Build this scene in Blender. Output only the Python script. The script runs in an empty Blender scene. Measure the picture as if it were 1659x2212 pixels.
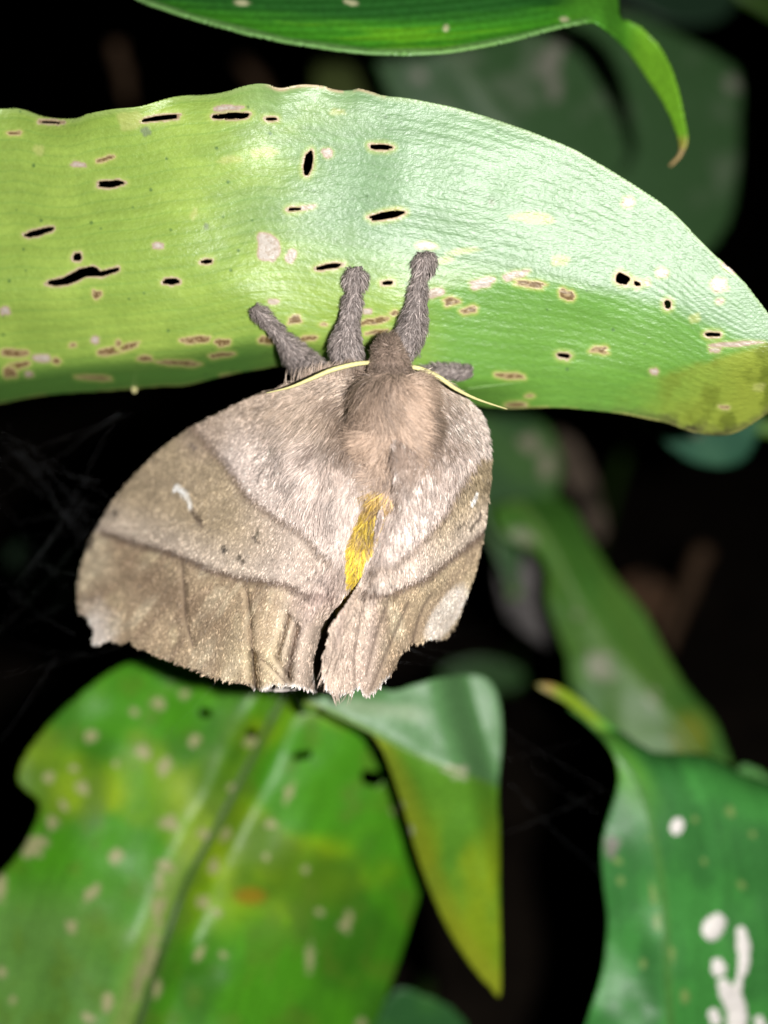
# Night macro: a furry brown moth hanging from a chewed leaf, lit by a phone flash.
# 1 Blender unit = 1 cm (unit scale 0.01).
import bpy, math, random
import numpy as np
from mathutils import Vector

rng = np.random.default_rng(7)
random.seed(7)
S = bpy.context.scene
S.unit_settings.system = 'METRIC'
S.unit_settings.scale_length = 0.01

# ---------------------------------------------------------------- camera
DIST = 22.0                      # cm from the lens to the moth
CM = 14.0 / 1659.0               # cm per photo unit at that distance
PITCH = math.radians(28)
HEIGHT = 32.0                    # the moth hangs this high above the soil
FWD = np.array([0, math.cos(PITCH), -math.sin(PITCH)])
UP = np.array([0, math.sin(PITCH), math.cos(PITCH)])
RT = np.array([1.0, 0, 0])
CAM = np.array([0, 0, HEIGHT]) - FWD * DIST
cd = bpy.data.cameras.new('camera')
cam = bpy.data.objects.new('camera', cd)
S.collection.objects.link(cam)
cam.location = CAM
cam.rotation_euler = (math.pi / 2 - PITCH, 0, 0)
cd.sensor_fit = 'VERTICAL'
cd.sensor_height = 36
half_h = 14.0 * 4 / 3 / 2
cd.lens = 18.0 * DIST / half_h
cd.clip_start = 0.1
cd.clip_end = 5000
cd.dof.use_dof = True
cd.dof.focus_distance = DIST - 0.7
cd.dof.aperture_fstop = cd.lens * 1e-3 / 0.9     # phone wide phone lens
S.camera = cam

# ---------------------------------------------------------------- night sky
w = bpy.data.worlds.new('World')
S.world = w
w.use_nodes = True
nt = w.node_tree
sky = nt.nodes.new('ShaderNodeTexSky')
sky.sky_type = 'NISHITA'
sky.sun_disc = False
sky.sun_elevation = math.radians(-6)
sky.sun_rotation = math.radians(200)
nt.links.new(sky.outputs[0], nt.nodes['Background'].inputs[0])
nt.nodes['Background'].inputs[1].default_value = 0.05

# ---------------------------------------------------------------- the phone flash beside the lens
fl = bpy.data.lights.new('phone_flash', 'SPOT')
fl.energy = 43000
fl.color = (1.0, 0.985, 0.97)
fl.spot_size = math.radians(120)
fl.spot_blend = 0.6
fl.shadow_soft_size = 0.28
flo = bpy.data.objects.new('phone_flash', fl)
S.collection.objects.link(flo)
flo.location = CAM + RT * 3.0 + UP * 0.4
flo.rotation_euler = (math.pi / 2 - PITCH, 0, 0)

S.view_settings.view_transform = 'Standard'
S.view_settings.look = 'None'
S.view_settings.exposure = 0
S.view_settings.gamma = 1
S.cycles.use_denoising = True
S.cycles.max_bounces = 6

# ================================================================ helpers
def P(u, v, d):
    """point of the place: u right, v down (photo units at the moth), d cm beyond the moth."""
    u = np.asarray(u, float); v = np.asarray(v, float); d = np.asarray(d, float)
    k = (DIST + d) / DIST
    x = (u - 829.5) * CM * k
    z = (1106.0 - v) * CM * k
    return CAM + x[..., None] * RT + z[..., None] * UP + (DIST + d)[..., None] * FWD

def hash2(ix, iy, seed):
    n = (ix.astype(np.int64) * 374761393 + iy.astype(np.int64) * 668265263 + seed * 974711) & 0x7fffffff
    n = ((n ^ (n >> 13)) * 1274126177) & 0x7fffffff
    return ((n ^ (n >> 16)) & 0xffff) / 65535.0

def vnoise(x, y, seed=0):
    x = np.asarray(x, float); y = np.asarray(y, float)
    ix = np.floor(x); iy = np.floor(y)
    fx = x - ix; fy = y - iy
    fx = fx * fx * (3 - 2 * fx); fy = fy * fy * (3 - 2 * fy)
    a = hash2(ix, iy, seed); b = hash2(ix + 1, iy, seed)
    c = hash2(ix, iy + 1, seed); e = hash2(ix + 1, iy + 1, seed)
    return (a * (1 - fx) + b * fx) * (1 - fy) + (c * (1 - fx) + e * fx) * fy

def fbm(x, y, seed=0, octv=4):
    s = 0; a = 0.5; t = 0
    x = np.asarray(x, float); y = np.asarray(y, float)
    for o in range(octv):
        s = s + a * vnoise(x, y, seed + o * 17); t += a
        x = x * 2.03 + 5.1; y = y * 2.03 + 1.7; a *= 0.5
    return s / t

def sstep(a, b, x):
    t = np.clip((np.asarray(x, float) - a) / (b - a), 0, 1)
    return t * t * (3 - 2 * t)

def mixc(a, b, t):
    return a * (1 - t[:, None]) + np.asarray(b, float)[None, :] * t[:, None]

def smooth_line(pts, n=10, closed=False):
    p = np.asarray(pts, float)
    out = []
    m = len(p)
    for i in range(m if closed else m - 1):
        if closed:
            p0, p1, p2, p3 = p[(i - 1) % m], p[i], p[(i + 1) % m], p[(i + 2) % m]
        else:
            p0, p1, p2, p3 = p[max(i - 1, 0)], p[i], p[i + 1], p[min(i + 2, m - 1)]
        for k in range(n):
            t = k / n
            out.append(0.5 * (2 * p1 + (p2 - p0) * t + (2 * p0 - 5 * p1 + 4 * p2 - p3) * t * t
                              + (-p0 + 3 * p1 - 3 * p2 + p3) * t ** 3))
    if not closed:
        out.append(p[-1])
    return np.array(out)

def seg_near(pts, line, closed):
    """distance and nearest point from every pt to a polyline"""
    a = np.asarray(line, float)
    b = np.roll(a, -1, 0) if closed else a[1:]
    if not closed:
        a = a[:-1]
    ab = b - a
    L2 = (ab ** 2).sum(1) + 1e-12
    n = len(pts)
    D = np.empty(n); Q = np.empty((n, 2)); T = np.empty(n)
    for s in range(0, n, 8000):
        p = pts[s:s + 8000]
        t = ((p[:, None, :] - a) * ab).sum(2) / L2
        tc = np.clip(t, 0, 1)
        q = a + tc[..., None] * ab
        dd = ((p[:, None, :] - q) ** 2).sum(2)
        j = dd.argmin(1); r = np.arange(len(p))
        D[s:s + 8000] = np.sqrt(dd[r, j]); Q[s:s + 8000] = q[r, j]
        T[s:s + 8000] = (j + tc[r, j]) / len(a)
    return D, Q, T

def inside(pts, poly):
    x = pts[:, 0]; y = pts[:, 1]
    r = np.zeros(len(pts), bool)
    a = np.asarray(poly, float); b = np.roll(a, -1, 0)
    for (x0, y0), (x1, y1) in zip(a, b):
        if y0 == y1:
            continue
        c = (y0 > y) != (y1 > y)
        r ^= c & (x < (x1 - x0) * (y - y0) / (y1 - y0) + x0)
    return r

def sheet(poly, holes, h):
    """fine quad sheet filling an outline, its rim snapped to the outline and to the holes"""
    poly = np.asarray(poly, float)
    x0, y0 = poly.min(0) - 2 * h; x1, y1 = poly.max(0) + 2 * h
    nx = int((x1 - x0) / h) + 1; ny = int((y1 - y0) / h) + 1
    gx, gy = np.meshgrid(x0 + np.arange(nx) * h, y0 + np.arange(ny) * h)
    p = np.stack([gx.ravel(), gy.ravel()], 1)
    sd, q, _ = seg_near(p, poly, True)
    sd[inside(p, poly)] *= -1
    for hp in holes:
        hp = np.asarray(hp, float)
        lo = hp.min(0) - 3 * h; hi = hp.max(0) + 3 * h
        m = np.where(((p > lo) & (p < hi)).all(1))[0]
        if not len(m):
            continue
        s2, q2, _ = seg_near(p[m], hp, True)
        s2[~inside(p[m], hp)] *= -1
        k = s2 > sd[m]
        sd[m[k]] = s2[k]; q[m[k]] = q2[k]
    snap = np.abs(sd) < 0.55 * h
    p[snap] = q[snap]
    s = sd.copy(); s[snap] = 0
    ok = (s <= 0).reshape(ny, nx)
    sg = sd.reshape(ny, nx)
    idx = np.arange(nx * ny).reshape(ny, nx)
    f_ok = ok[:-1, :-1] & ok[1:, :-1] & ok[:-1, 1:] & ok[1:, 1:]
    mean = (sg[:-1, :-1] + sg[1:, :-1] + sg[:-1, 1:] + sg[1:, 1:]) / 4
    f_ok &= mean < 0.2 * h
    F = np.stack([idx[:-1, :-1], idx[1:, :-1], idx[1:, 1:], idx[:-1, 1:]], -1)[f_ok]
    used = np.unique(F)
    re = -np.ones(nx * ny, int); re[used] = np.arange(len(used))
    return p[used], re[F]

def mesh_obj(name, verts, faces, mat, parent=None, col=None, smooth=True, attrs=None):
    me = bpy.data.meshes.new(name)
    verts = np.asarray(verts, np.float32)
    if isinstance(faces, np.ndarray):
        nf, k = faces.shape
        me.vertices.add(len(verts)); me.vertices.foreach_set('co', verts.ravel())
        me.loops.add(nf * k); me.loops.foreach_set('vertex_index', faces.ravel().astype(np.int32))
        me.polygons.add(nf)
        me.polygons.foreach_set('loop_start', (np.arange(nf) * k).astype(np.int32))
        me.update(calc_edges=True)
    else:
        me.from_pydata([tuple(x) for x in verts], [], faces)
    if smooth:
        me.polygons.foreach_set('use_smooth', np.ones(len(me.polygons), bool))
    if col is not None:
        ca = me.color_attributes.new('Col', 'FLOAT_COLOR', 'POINT')
        c4 = np.ones((len(verts), 4), np.float32); c4[:, :3] = col
        ca.data.foreach_set('color', c4.ravel())
    for k, vals in (attrs or {}).items():
        at = me.attributes.new(k, 'FLOAT', 'POINT')
        at.data.foreach_set('value', np.asarray(vals, np.float32))
    me.update()
    me.materials.append(mat)
    o = bpy.data.objects.new(name, me)
    S.collection.objects.link(o)
    if parent is not None:
        o.parent = parent
        o.matrix_parent_inverse = parent.matrix_world.inverted()
    return o

def empty(name, loc, label, cat, group=None):
    o = bpy.data.objects.new(name, None)
    S.collection.objects.link(o)
    o.empty_display_size = 0.5
    o.location = loc
    o['label'] = label; o['category'] = cat
    if group:
        o['group'] = group
    bpy.context.view_layer.update()
    return o

def solid(o, t):
    m = o.modifiers.new('thickness', 'SOLIDIFY')
    m.thickness = t; m.offset = 0.0

def tube(path, rad, sides=8, squash=None):
    """closed-end tube along a 3D path with a radius per point"""
    path = np.asarray(path, float); n = len(path)
    rad = np.broadcast_to(np.asarray(rad, float), (n,))
    V = []
    t = np.gradient(path, axis=0); t /= np.linalg.norm(t, axis=1)[:, None] + 1e-12
    ref = -FWD
    for i in range(n):
        a = np.cross(t[i], ref)
        if np.linalg.norm(a) < 0.05:
            a = np.cross(t[i], UP)
        a /= np.linalg.norm(a)
        b = np.cross(a, t[i])
        for k in range(sides):
            g = 2 * math.pi * k / sides
            V.append(path[i] + rad[i] * (math.cos(g) * a + math.sin(g) * b * (squash or 1)))
    F = []
    for i in range(n - 1):
        for k in range(sides):
            k2 = (k + 1) % sides
            F.append((i * sides + k, i * sides + k2, (i + 1) * sides + k2, (i + 1) * sides + k))
    F.append(tuple(range(sides))[::-1]); F.append(tuple((n - 1) * sides + k for k in range(sides)))
    return np.array(V), F

def vnormals(V, F):
    V = np.asarray(V); 
    n = np.cross(V[F[:, 2]] - V[F[:, 0]], V[F[:, 3]] - V[F[:, 1]])
    N = np.zeros_like(V)
    for k in range(4):
        np.add.at(N, F[:, k], n)
    N /= np.linalg.norm(N, axis=1)[:, None] + 1e-12
    return N

def strands(roots, dirs, norms, length, width, seg=2, bend=0.35, lift=0.35, colors=None, tipc=1.1, clump=None):
    """flat tapering hairs: each leaves the skin along norm*lift+dir and bends over towards dir"""
    n = len(roots)
    L = np.broadcast_to(np.asarray(length, float), (n,))[:, None]
    W = np.broadcast_to(np.asarray(width, float), (n,))[:, None]
    lift = np.broadcast_to(np.asarray(lift, float), (n,))[:, None]
    d0 = dirs + norms * lift; d0 /= np.linalg.norm(d0, axis=1)[:, None] + 1e-12
    side = np.cross(d0, norms + rng.normal(0, 0.35, (n, 3)))
    side /= np.linalg.norm(side, axis=1)[:, None] + 1e-12
    tipv = (d0 * (1 - bend) + dirs * bend) * L
    pull = np.zeros((n, 3))
    if clump:
        cell, amt = clump
        jx = np.floor((roots @ RT) / cell + 0.7 * rng.random(n)).astype(np.int64); jy = np.floor((roots @ UP) / cell + 0.7 * rng.random(n)).astype(np.int64)
        _, inv = np.unique(jx * 100003 + jy, return_inverse=True)
        cnt = np.bincount(inv)[:, None]
        tip = roots + tipv
        mean = np.stack([np.bincount(inv, tip[:, k]) for k in range(3)], 1) / cnt
        pull = (mean[inv] - tip) * amt
    pts = []; cols = []
    for k in range(seg + 1):
        t = k / seg
        dd = d0 * (1 - bend * t) + dirs * (bend * t) - norms * (bend * 0.25 * t * lift)
        c = roots + dd * L * t + pull * t * t
        if k == seg:
            pts.append(c[:, None]); 
        else:
            wd = W * (1 - t * 0.75) * 0.5
            pts.append(np.stack([c - side * wd, c + side * wd], 1))
        if colors is not None:
            cc = np.clip(colors * (1 + (tipc - 1) * t), 0, 0.9)
            cols.append(np.repeat(cc[:, None], pts[-1].shape[1], 1))
    V = np.concatenate(pts, 1); m = V.shape[1]
    C = np.concatenate(cols, 1).reshape(-1, 3) if colors is not None else None
    base = np.arange(n)[:, None] * m
    T = []
    for k in range(seg):
        a = 2 * k
        if k == seg - 1:
            T.append(np.array([a, a + 1, a + 2]))
        else:
            T.append(np.array([a, a + 1, a + 3])); T.append(np.array([a, a + 3, a + 2]))
    F = np.concatenate([base + t[None] for t in T], 0)
    return V.reshape(-1, 3), F, C

def surf_sample(V, F, n, weight=None):
    a = np.linalg.norm(np.cross(V[F[:, 2]] - V[F[:, 0]], V[F[:, 3]] - V[F[:, 1]]), axis=1)
    if weight is not None:
        a = a * weight
    f = rng.choice(len(F), n, p=a / a.sum())
    s = rng.random((n, 1)); t = rng.random((n, 1))
    w4 = np.concatenate([(1 - s) * (1 - t), s * (1 - t), s * t, (1 - s) * t], 1)
    return f, w4

def interp(A, F, f, w4):
    A = np.asarray(A)
    if A.ndim == 1:
        return (A[F[f]] * w4).sum(1)
    return (A[F[f]] * w4[..., None]).sum(1)

def ell(cx, cy, a, b, ang=0, seed=0, rough=0.22, n=26):
    th = np.linspace(0, 2 * math.pi, n, endpoint=False)
    r = 1 + rough * (vnoise(np.cos(th) * 2 + 3 * seed + 9, np.sin(th) * 2 + seed, seed) - 0.5) * 2
    x = a * np.sign(np.cos(th)) * np.abs(np.cos(th)) ** 0.85 * r
    y = b * np.sign(np.sin(th)) * np.abs(np.sin(th)) ** 0.85 * r
    g = math.radians(ang)
    return np.stack([cx + x * math.cos(g) - y * math.sin(g), cy + x * math.sin(g) + y * math.cos(g)], 1)

# ================================================================ materials
def new_mat(name):
    m = bpy.data.materials.new(name); m.use_nodes = True
    nt = m.node_tree
    return m, nt, nt.nodes['Principled BSDF'], nt.nodes['Material Output']

def noise_node(nt, scale, detail=3, rough=0.55, stretch=None):
    tc = nt.nodes.new('ShaderNodeTexCoord')
    n = nt.nodes.new('ShaderNodeTexNoise')
    n.inputs['Scale'].default_value = scale
    n.inputs['Detail'].default_value = detail
    n.inputs['Roughness'].default_value = rough
    if stretch:
        mp = nt.nodes.new('ShaderNodeMapping')
        mp.inputs['Scale'].default_value = stretch
        nt.links.new(tc.outputs['Object'], mp.inputs['Vector'])
        nt.links.new(mp.outputs[0], n.inputs['Vector'])
    else:
        nt.links.new(tc.outputs['Object'], n.inputs['Vector'])
    return n

def mat_leaf(name, rough=0.4, spec=0.5, bump=0.3, bscale=25, transl=0.12, coat=0.0, stretch=None, vary=0.25, bdist=0.03, coat_rough=0.2):
    m, nt, b, out = new_mat(name)
    at = nt.nodes.new('ShaderNodeAttribute'); at.attribute_name = 'Col'
    n1 = noise_node(nt, 9, 5, 0.65)
    mr = nt.nodes.new('ShaderNodeMapRange')
    mr.inputs['From Min'].default_value = 0.3; mr.inputs['From Max'].default_value = 0.7
    mr.inputs['To Min'].default_value = 1 - vary; mr.inputs['To Max'].default_value = 1 + vary
    nt.links.new(n1.outputs['Fac'], mr.inputs['Value'])
    mx = nt.nodes.new('ShaderNodeVectorMath'); mx.operation = 'SCALE'
    nt.links.new(at.outputs['Color'], mx.inputs[0]); nt.links.new(mr.outputs[0], mx.inputs['Scale'])
    nt.links.new(mx.outputs[0], b.inputs['Base Color'])
    b.inputs['Roughness'].default_value = rough
    b.inputs['Specular IOR Level'].default_value = spec
    b.inputs['Coat Weight'].default_value = coat
    b.inputs['Coat Roughness'].default_value = coat_rough
    n2 = noise_node(nt, bscale, 3, 0.6, stretch)
    bp = nt.nodes.new('ShaderNodeBump')
    bp.inputs['Strength'].default_value = bump; bp.inputs['Distance'].default_value = bdist
    nt.links.new(n2.outputs['Fac'], bp.inputs['Height'])
    nt.links.new(bp.outputs[0], b.inputs['Normal']); nt.links.new(bp.outputs[0], b.inputs['Coat Normal'])
    if transl:
        tr = nt.nodes.new('ShaderNodeBsdfTranslucent')
        nt.links.new(mx.outputs[0], tr.inputs['Color'])
        ms = nt.nodes.new('ShaderNodeMixShader'); ms.inputs[0].default_value = transl
        nt.links.new(b.outputs[0], ms.inputs[1]); nt.links.new(tr.outputs[0], ms.inputs[2])
        nt.links.new(ms.outputs[0], out.inputs['Surface'])
    return m

def mat_col(name, rough=0.7, spec=0.3, vary=0.2, vscale=12, bump=0.0, bscale=40, sheen=0.0):
    m, nt, b, out = new_mat(name)
    at = nt.nodes.new('ShaderNodeAttribute'); at.attribute_name = 'Col'
    n1 = noise_node(nt, vscale, 4, 0.6)
    mr = nt.nodes.new('ShaderNodeMapRange')
    mr.inputs['From Min'].default_value = 0.3; mr.inputs['From Max'].default_value = 0.7
    mr.inputs['To Min'].default_value = 1 - vary; mr.inputs['To Max'].default_value = 1 + vary
    nt.links.new(n1.outputs['Fac'], mr.inputs['Value'])
    mx = nt.nodes.new('ShaderNodeVectorMath'); mx.operation = 'SCALE'
    nt.links.new(at.outputs['Color'], mx.inputs[0]); nt.links.new(mr.outputs[0], mx.inputs['Scale'])
    nt.links.new(mx.outputs[0], b.inputs['Base Color'])
    b.inputs['Roughness'].default_value = rough
    b.inputs['Specular IOR Level'].default_value = spec
    b.inputs['Sheen Weight'].default_value = sheen
    if bump:
        n2 = noise_node(nt, bscale, 3, 0.6)
        bp = nt.nodes.new('ShaderNodeBump'); bp.inputs['Strength'].default_value = bump
        bp.inputs['Distance'].default_value = 0.02
        nt.links.new(n2.outputs['Fac'], bp.inputs['Height']); nt.links.new(bp.outputs[0], b.inputs['Normal'])
    return m

def mat_plain(name, col, rough=0.6, spec=0.4, vary=0.25, vscale=8, bump=0.2):
    m, nt, b, out = new_mat(name)
    n1 = noise_node(nt, vscale, 5, 0.6)
    cr = nt.nodes.new('ShaderNodeValToRGB')
    cr.color_ramp.elements[0].position = 0.3; cr.color_ramp.elements[1].position = 0.7
    cr.color_ramp.elements[0].color = tuple(c * (1 - vary) for c in col) + (1,)
    cr.color_ramp.elements[1].color = tuple(min(c * (1 + vary), 0.9) for c in col) + (1,)
    nt.links.new(n1.outputs['Fac'], cr.inputs[0]); nt.links.new(cr.outputs[0], b.inputs['Base Color'])
    b.inputs['Roughness'].default_value = rough; b.inputs['Specular IOR Level'].default_value = spec
    bp = nt.nodes.new('ShaderNodeBump'); bp.inputs['Strength'].default_value = bump
    bp.inputs['Distance'].default_value = 0.05
    nt.links.new(n1.outputs['Fac'], bp.inputs['Height']); nt.links.new(bp.outputs[0], b.inputs['Normal'])
    return m

M_MAIN = mat_leaf('pale_leaf_underside', rough=0.43, spec=0.8, bump=0.75, bscale=20, transl=0.1, vary=0.08, stretch=(0.5, 1, 1), bdist=0.02)
M_GLOSS = mat_leaf('glossy_leaf', rough=0.42, spec=0.35, bump=0.25, bscale=6, transl=0.1, vary=0.2, bdist=0.05)
M_DULL = mat_leaf('shade_leaf', rough=0.45, spec=0.4, bump=0.3, bscale=4, transl=0.08, vary=0.25, bdist=0.06)
M_WING = mat_col('moth_wing_scales', rough=0.75, spec=0.2, vary=0.18, vscale=30, bump=0.5, bscale=28)
M_FUR = mat_col('moth_fur', rough=0.55, spec=0.35, vary=0.12, vscale=20)
M_SKIN = mat_col('moth_skin', rough=0.85, spec=0.1, vary=0.2, vscale=12)
M_ANT = mat_plain('antenna_cream', (0.62, 0.56, 0.26), 0.55, 0.4, 0.12, 20, 0.15)
M_STEM = mat_plain('petiole_green', (0.09, 0.2, 0.03), 0.45, 0.4, 0.25, 3, 0.1)
M_SILK = mat_plain('spider_silk', (0.6, 0.62, 0.65), 0.35, 0.6, 0.1, 3, 0.0)
M_DROP = mat_plain('white_dropping', (0.78, 0.73, 0.68), 0.6, 0.3, 0.12, 4, 0.3)
M_SOIL = mat_plain('dark_soil', (0.018, 0.013, 0.009), 0.95, 0.1, 0.5, 0.35, 0.8)
M_DEAD = mat_col('dead_leaf', rough=0.8, spec=0.2, vary=0.3, vscale=1.5, bump=0.4, bscale=3)
M_TWIG = mat_plain('twig_bark', (0.10, 0.06, 0.035), 0.9, 0.15, 0.4, 2.5, 0.6)

# ================================================================ the setting: forest floor
gx, gy = np.meshgrid(np.linspace(-1, 1, 121), np.linspace(-1, 1, 121))
gX = np.sign(gx) * np.abs(gx) ** 2.2 * 1500; gY = 45 + np.sign(gy) * np.abs(gy) ** 2.2 * 1500
gZ = (fbm(gX / 9, gY / 9, 3) - 0.5) * 3.0 - 0.5
ii = np.arange(121 * 121).reshape(121, 121)
gF = np.stack([ii[:-1, :-1], ii[:-1, 1:], ii[1:, 1:], ii[1:, :-1]], -1).reshape(-1, 4)
ground = mesh_obj('ground', np.stack([gX.ravel(), gY.ravel(), gZ.ravel()], 1), gF, M_SOIL)
ground['kind'] = 'structure'

# ================================================================ leaf builders
def petiole(parent, u, v, d, foot, r=0.22, name='petiole'):
    a = P(u, v, d); b = np.array(foot, float)
    mid = (a + b) / 2 + np.array([0, 0, 4.0]) * 0.6
    t = np.linspace(0, 1, 14)[:, None]
    path = (1 - t) ** 2 * a + 2 * t * (1 - t) * mid + t * t * b
    V, F = tube(path, np.linspace(r, r * 1.5, 14), 8)
    return mesh_obj(name, V, F, M_STEM, parent)

def rib(parent, line, depth, r0, r1, col, mat, lift=0.0, name='midrib'):
    ln = smooth_line(line, 8)
    path = P(ln[:, 0], ln[:, 1], depth(ln[:, 0], ln[:, 1]) - lift)
    V, F = tube(path, np.linspace(r0, r1, len(ln)), 8)
    return mesh_obj(name, V, F, mat, parent, col=np.tile(np.asarray(col, float), (len(V), 1)))

def leaf(poly, depth, colour, label, name='leaf', h=6, holes=(), mat=None, thick=0.05, group=None, ribs=(), foot=None, n=6, cat='leaf'):
    pl = smooth_line(poly, n, True)
    uv, F = sheet(pl, holes, h)
    d = depth(uv[:, 0], uv[:, 1])
    V = P(uv[:, 0], uv[:, 1], d)
    root = empty(name, V[np.argmin(V[:, 2])], label, cat, group)
    bl = mesh_obj('blade', V, F, mat, root, col=np.clip(colour(uv[:, 0], uv[:, 1]), 0.002, 0.85))
    solid(bl, thick)
    for rb in ribs:
        rib(root, *rb[:1], depth, *rb[1:])
    if foot is not None:
        (fu, fv), ft = foot
        petiole(root, fu, fv, float(depth(np.array([fu]), np.array([fv]))[0]), ft)
    return root, pl

def sp(x, k):          # smooth ramp: 0 below zero, x above
    return k * np.logaddexp(0, np.asarray(x, float) / k)

def plane(u0, v0, d0, du, dv):
    """depth in cm for a leaf lying through (u0,v0) with slopes du, dv"""
    return lambda u, v: d0 + (u - u0) * CM * du + (v - v0) * CM * dv

# ================================================================ the main leaf
TOP = [(-260, 222), (-120, 226), (0, 235), (30, 234), (60, 240), (90, 251), (130, 257), (168, 255), (190, 246), (240, 236), (300, 230),
       (360, 213), (400, 207), (450, 205), (490, 198), (522, 187), (552, 181), (578, 182), (597, 189), (612, 190), (628, 186), (660, 182),
       (700, 186), (714, 192), (740, 196), (762, 195), (775, 192), (800, 198), (830, 207), (880, 212), (950, 225), (1000, 237), (1060, 255),
       (1120, 275), (1180, 297), (1240, 322), (1290, 350), (1340, 380), (1400, 418), (1450, 455), (1500, 505), (1550, 555), (1600, 600),
       (1640, 650), (1659, 675), (1720, 750), (1790, 835)]
BOT = [(-260, 905), (-120, 890), (0, 871), (50, 861), (100, 853), (170, 847), (240, 843), (300, 838), (350, 834), (390, 833), (420, 828), (450, 820),
       (475, 814), (520, 804), (565, 797), (605, 790), (640, 794), (700, 812), (760, 828), (840, 845), (900, 858), (980, 872), (1040, 878), (1100, 882),
       (1200, 880), (1270, 885), (1340, 893), (1400, 905), (1440, 913), (1480, 928), (1520, 938), (1560, 940), (1590, 934), (1620, 918),
       (1659, 893), (1700, 874), (1745, 856), (1790, 842)]
TOPa = smooth_line(TOP, 5); BOTa = smooth_line(BOT, 5)
C1 = np.array([(-260, 660), (0, 640), (400, 640), (700, 650), (850, 665), (950, 628), (1100, 602), (1250, 622), (1350, 640), (1450, 668), (1600, 736), (1790, 815)])
C1 = smooth_line(C1, 12)
C2 = np.array([(-260, 850), (0, 812), (200, 787), (400, 763), (600, 738), (800, 770), (900, 815), (1009, 834), (1254, 806), (1454, 789), (1659, 772), (1790, 838)])

def d_main(u, v):
    u = np.asarray(u, float); v = np.asarray(v, float)
    c1 = np.interp(u, C1[:, 0], C1[:, 1]); c2 = np.interp(u, C2[:, 0], C2[:, 1])
    right = sstep(950, 1200, u)
    s3 = 3.0 - 2.1 * right
    d = 0.23 * (v - c1) + 0.34 * sp(v - c1, 16) + (s3 - 0.57) * sp(v - c2, 10)
    d = d * CM
    d += -(u - 700) * CM * 0.07 - 0.25 * sstep(600, 0, u) * (u - 600) * CM * 0.35
    d += 0.30 * (fbm(u / 260, v / 200, 5, 2) - 0.5)
    # edge wave at the upper left
    vt = np.interp(u, TOPa[:, 0], TOPa[:, 1])
    e = np.exp(-np.maximum(v - vt, 0) / 30)
    d += e * 0.18 * np.sin(u / 55.0) * sstep(1100, 500, u)
    # leaf end sags and twists
    d += 0.35 * sstep(1450, 1700, u) * sstep(760, 930, v)
    return d

def lw(u, v):
    vt = np.interp(u, TOPa[:, 0], TOPa[:, 1]); vb = np.interp(u, BOTa[:, 0], BOTa[:, 1])
    return (v - vt) / np.maximum(vb - vt, 8)

HOLES = [(112, 265, 27, 2.6, 3), (345, 256, 44, 5.2, -6), (502, 251, 39, 6.5, -2), (586, 257, 13, 3, 0), (667, 350, 25, 8.5, 103), (240, 397, 27, 7, -3),
         (85, 502, 34, 6, -15), (822, 318, 23, 5.5, 2), (637, 452, 14, 3.5, -3), (835, 466, 37, 8, -11), (168, 555, 8.5, 9, 0), (370, 608, 18, 6, -2),
         (447, 565, 13, 3.8, -4), (710, 576, 29, 5, -9), (837, 611, 12, 4, -6), (1345, 602, 15, 11, 30), (1442, 658, 6.5, 8.5, 0), (1539, 722, 14, 4.6, 2),
         (1219, 768, 13, 5, 12)]
BIGH = (np.array([(200, 238), (215, 225), (270, 215), (310, 195), (345, 175), (400, 163), (420, 170), (433, 186), (480, 175), (514, 168), (514, 181), (480, 194),
                  (440, 206), (410, 205), (370, 207), (330, 227), (290, 241), (240, 247)]) * 0.5) + np.array([0, 493.7])
hole_polys = [ell(*hh, seed=i) for i, hh in enumerate(HOLES)] + [BIGH, ell(1376, 613, 7, 4, 15, seed=77)]
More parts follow.
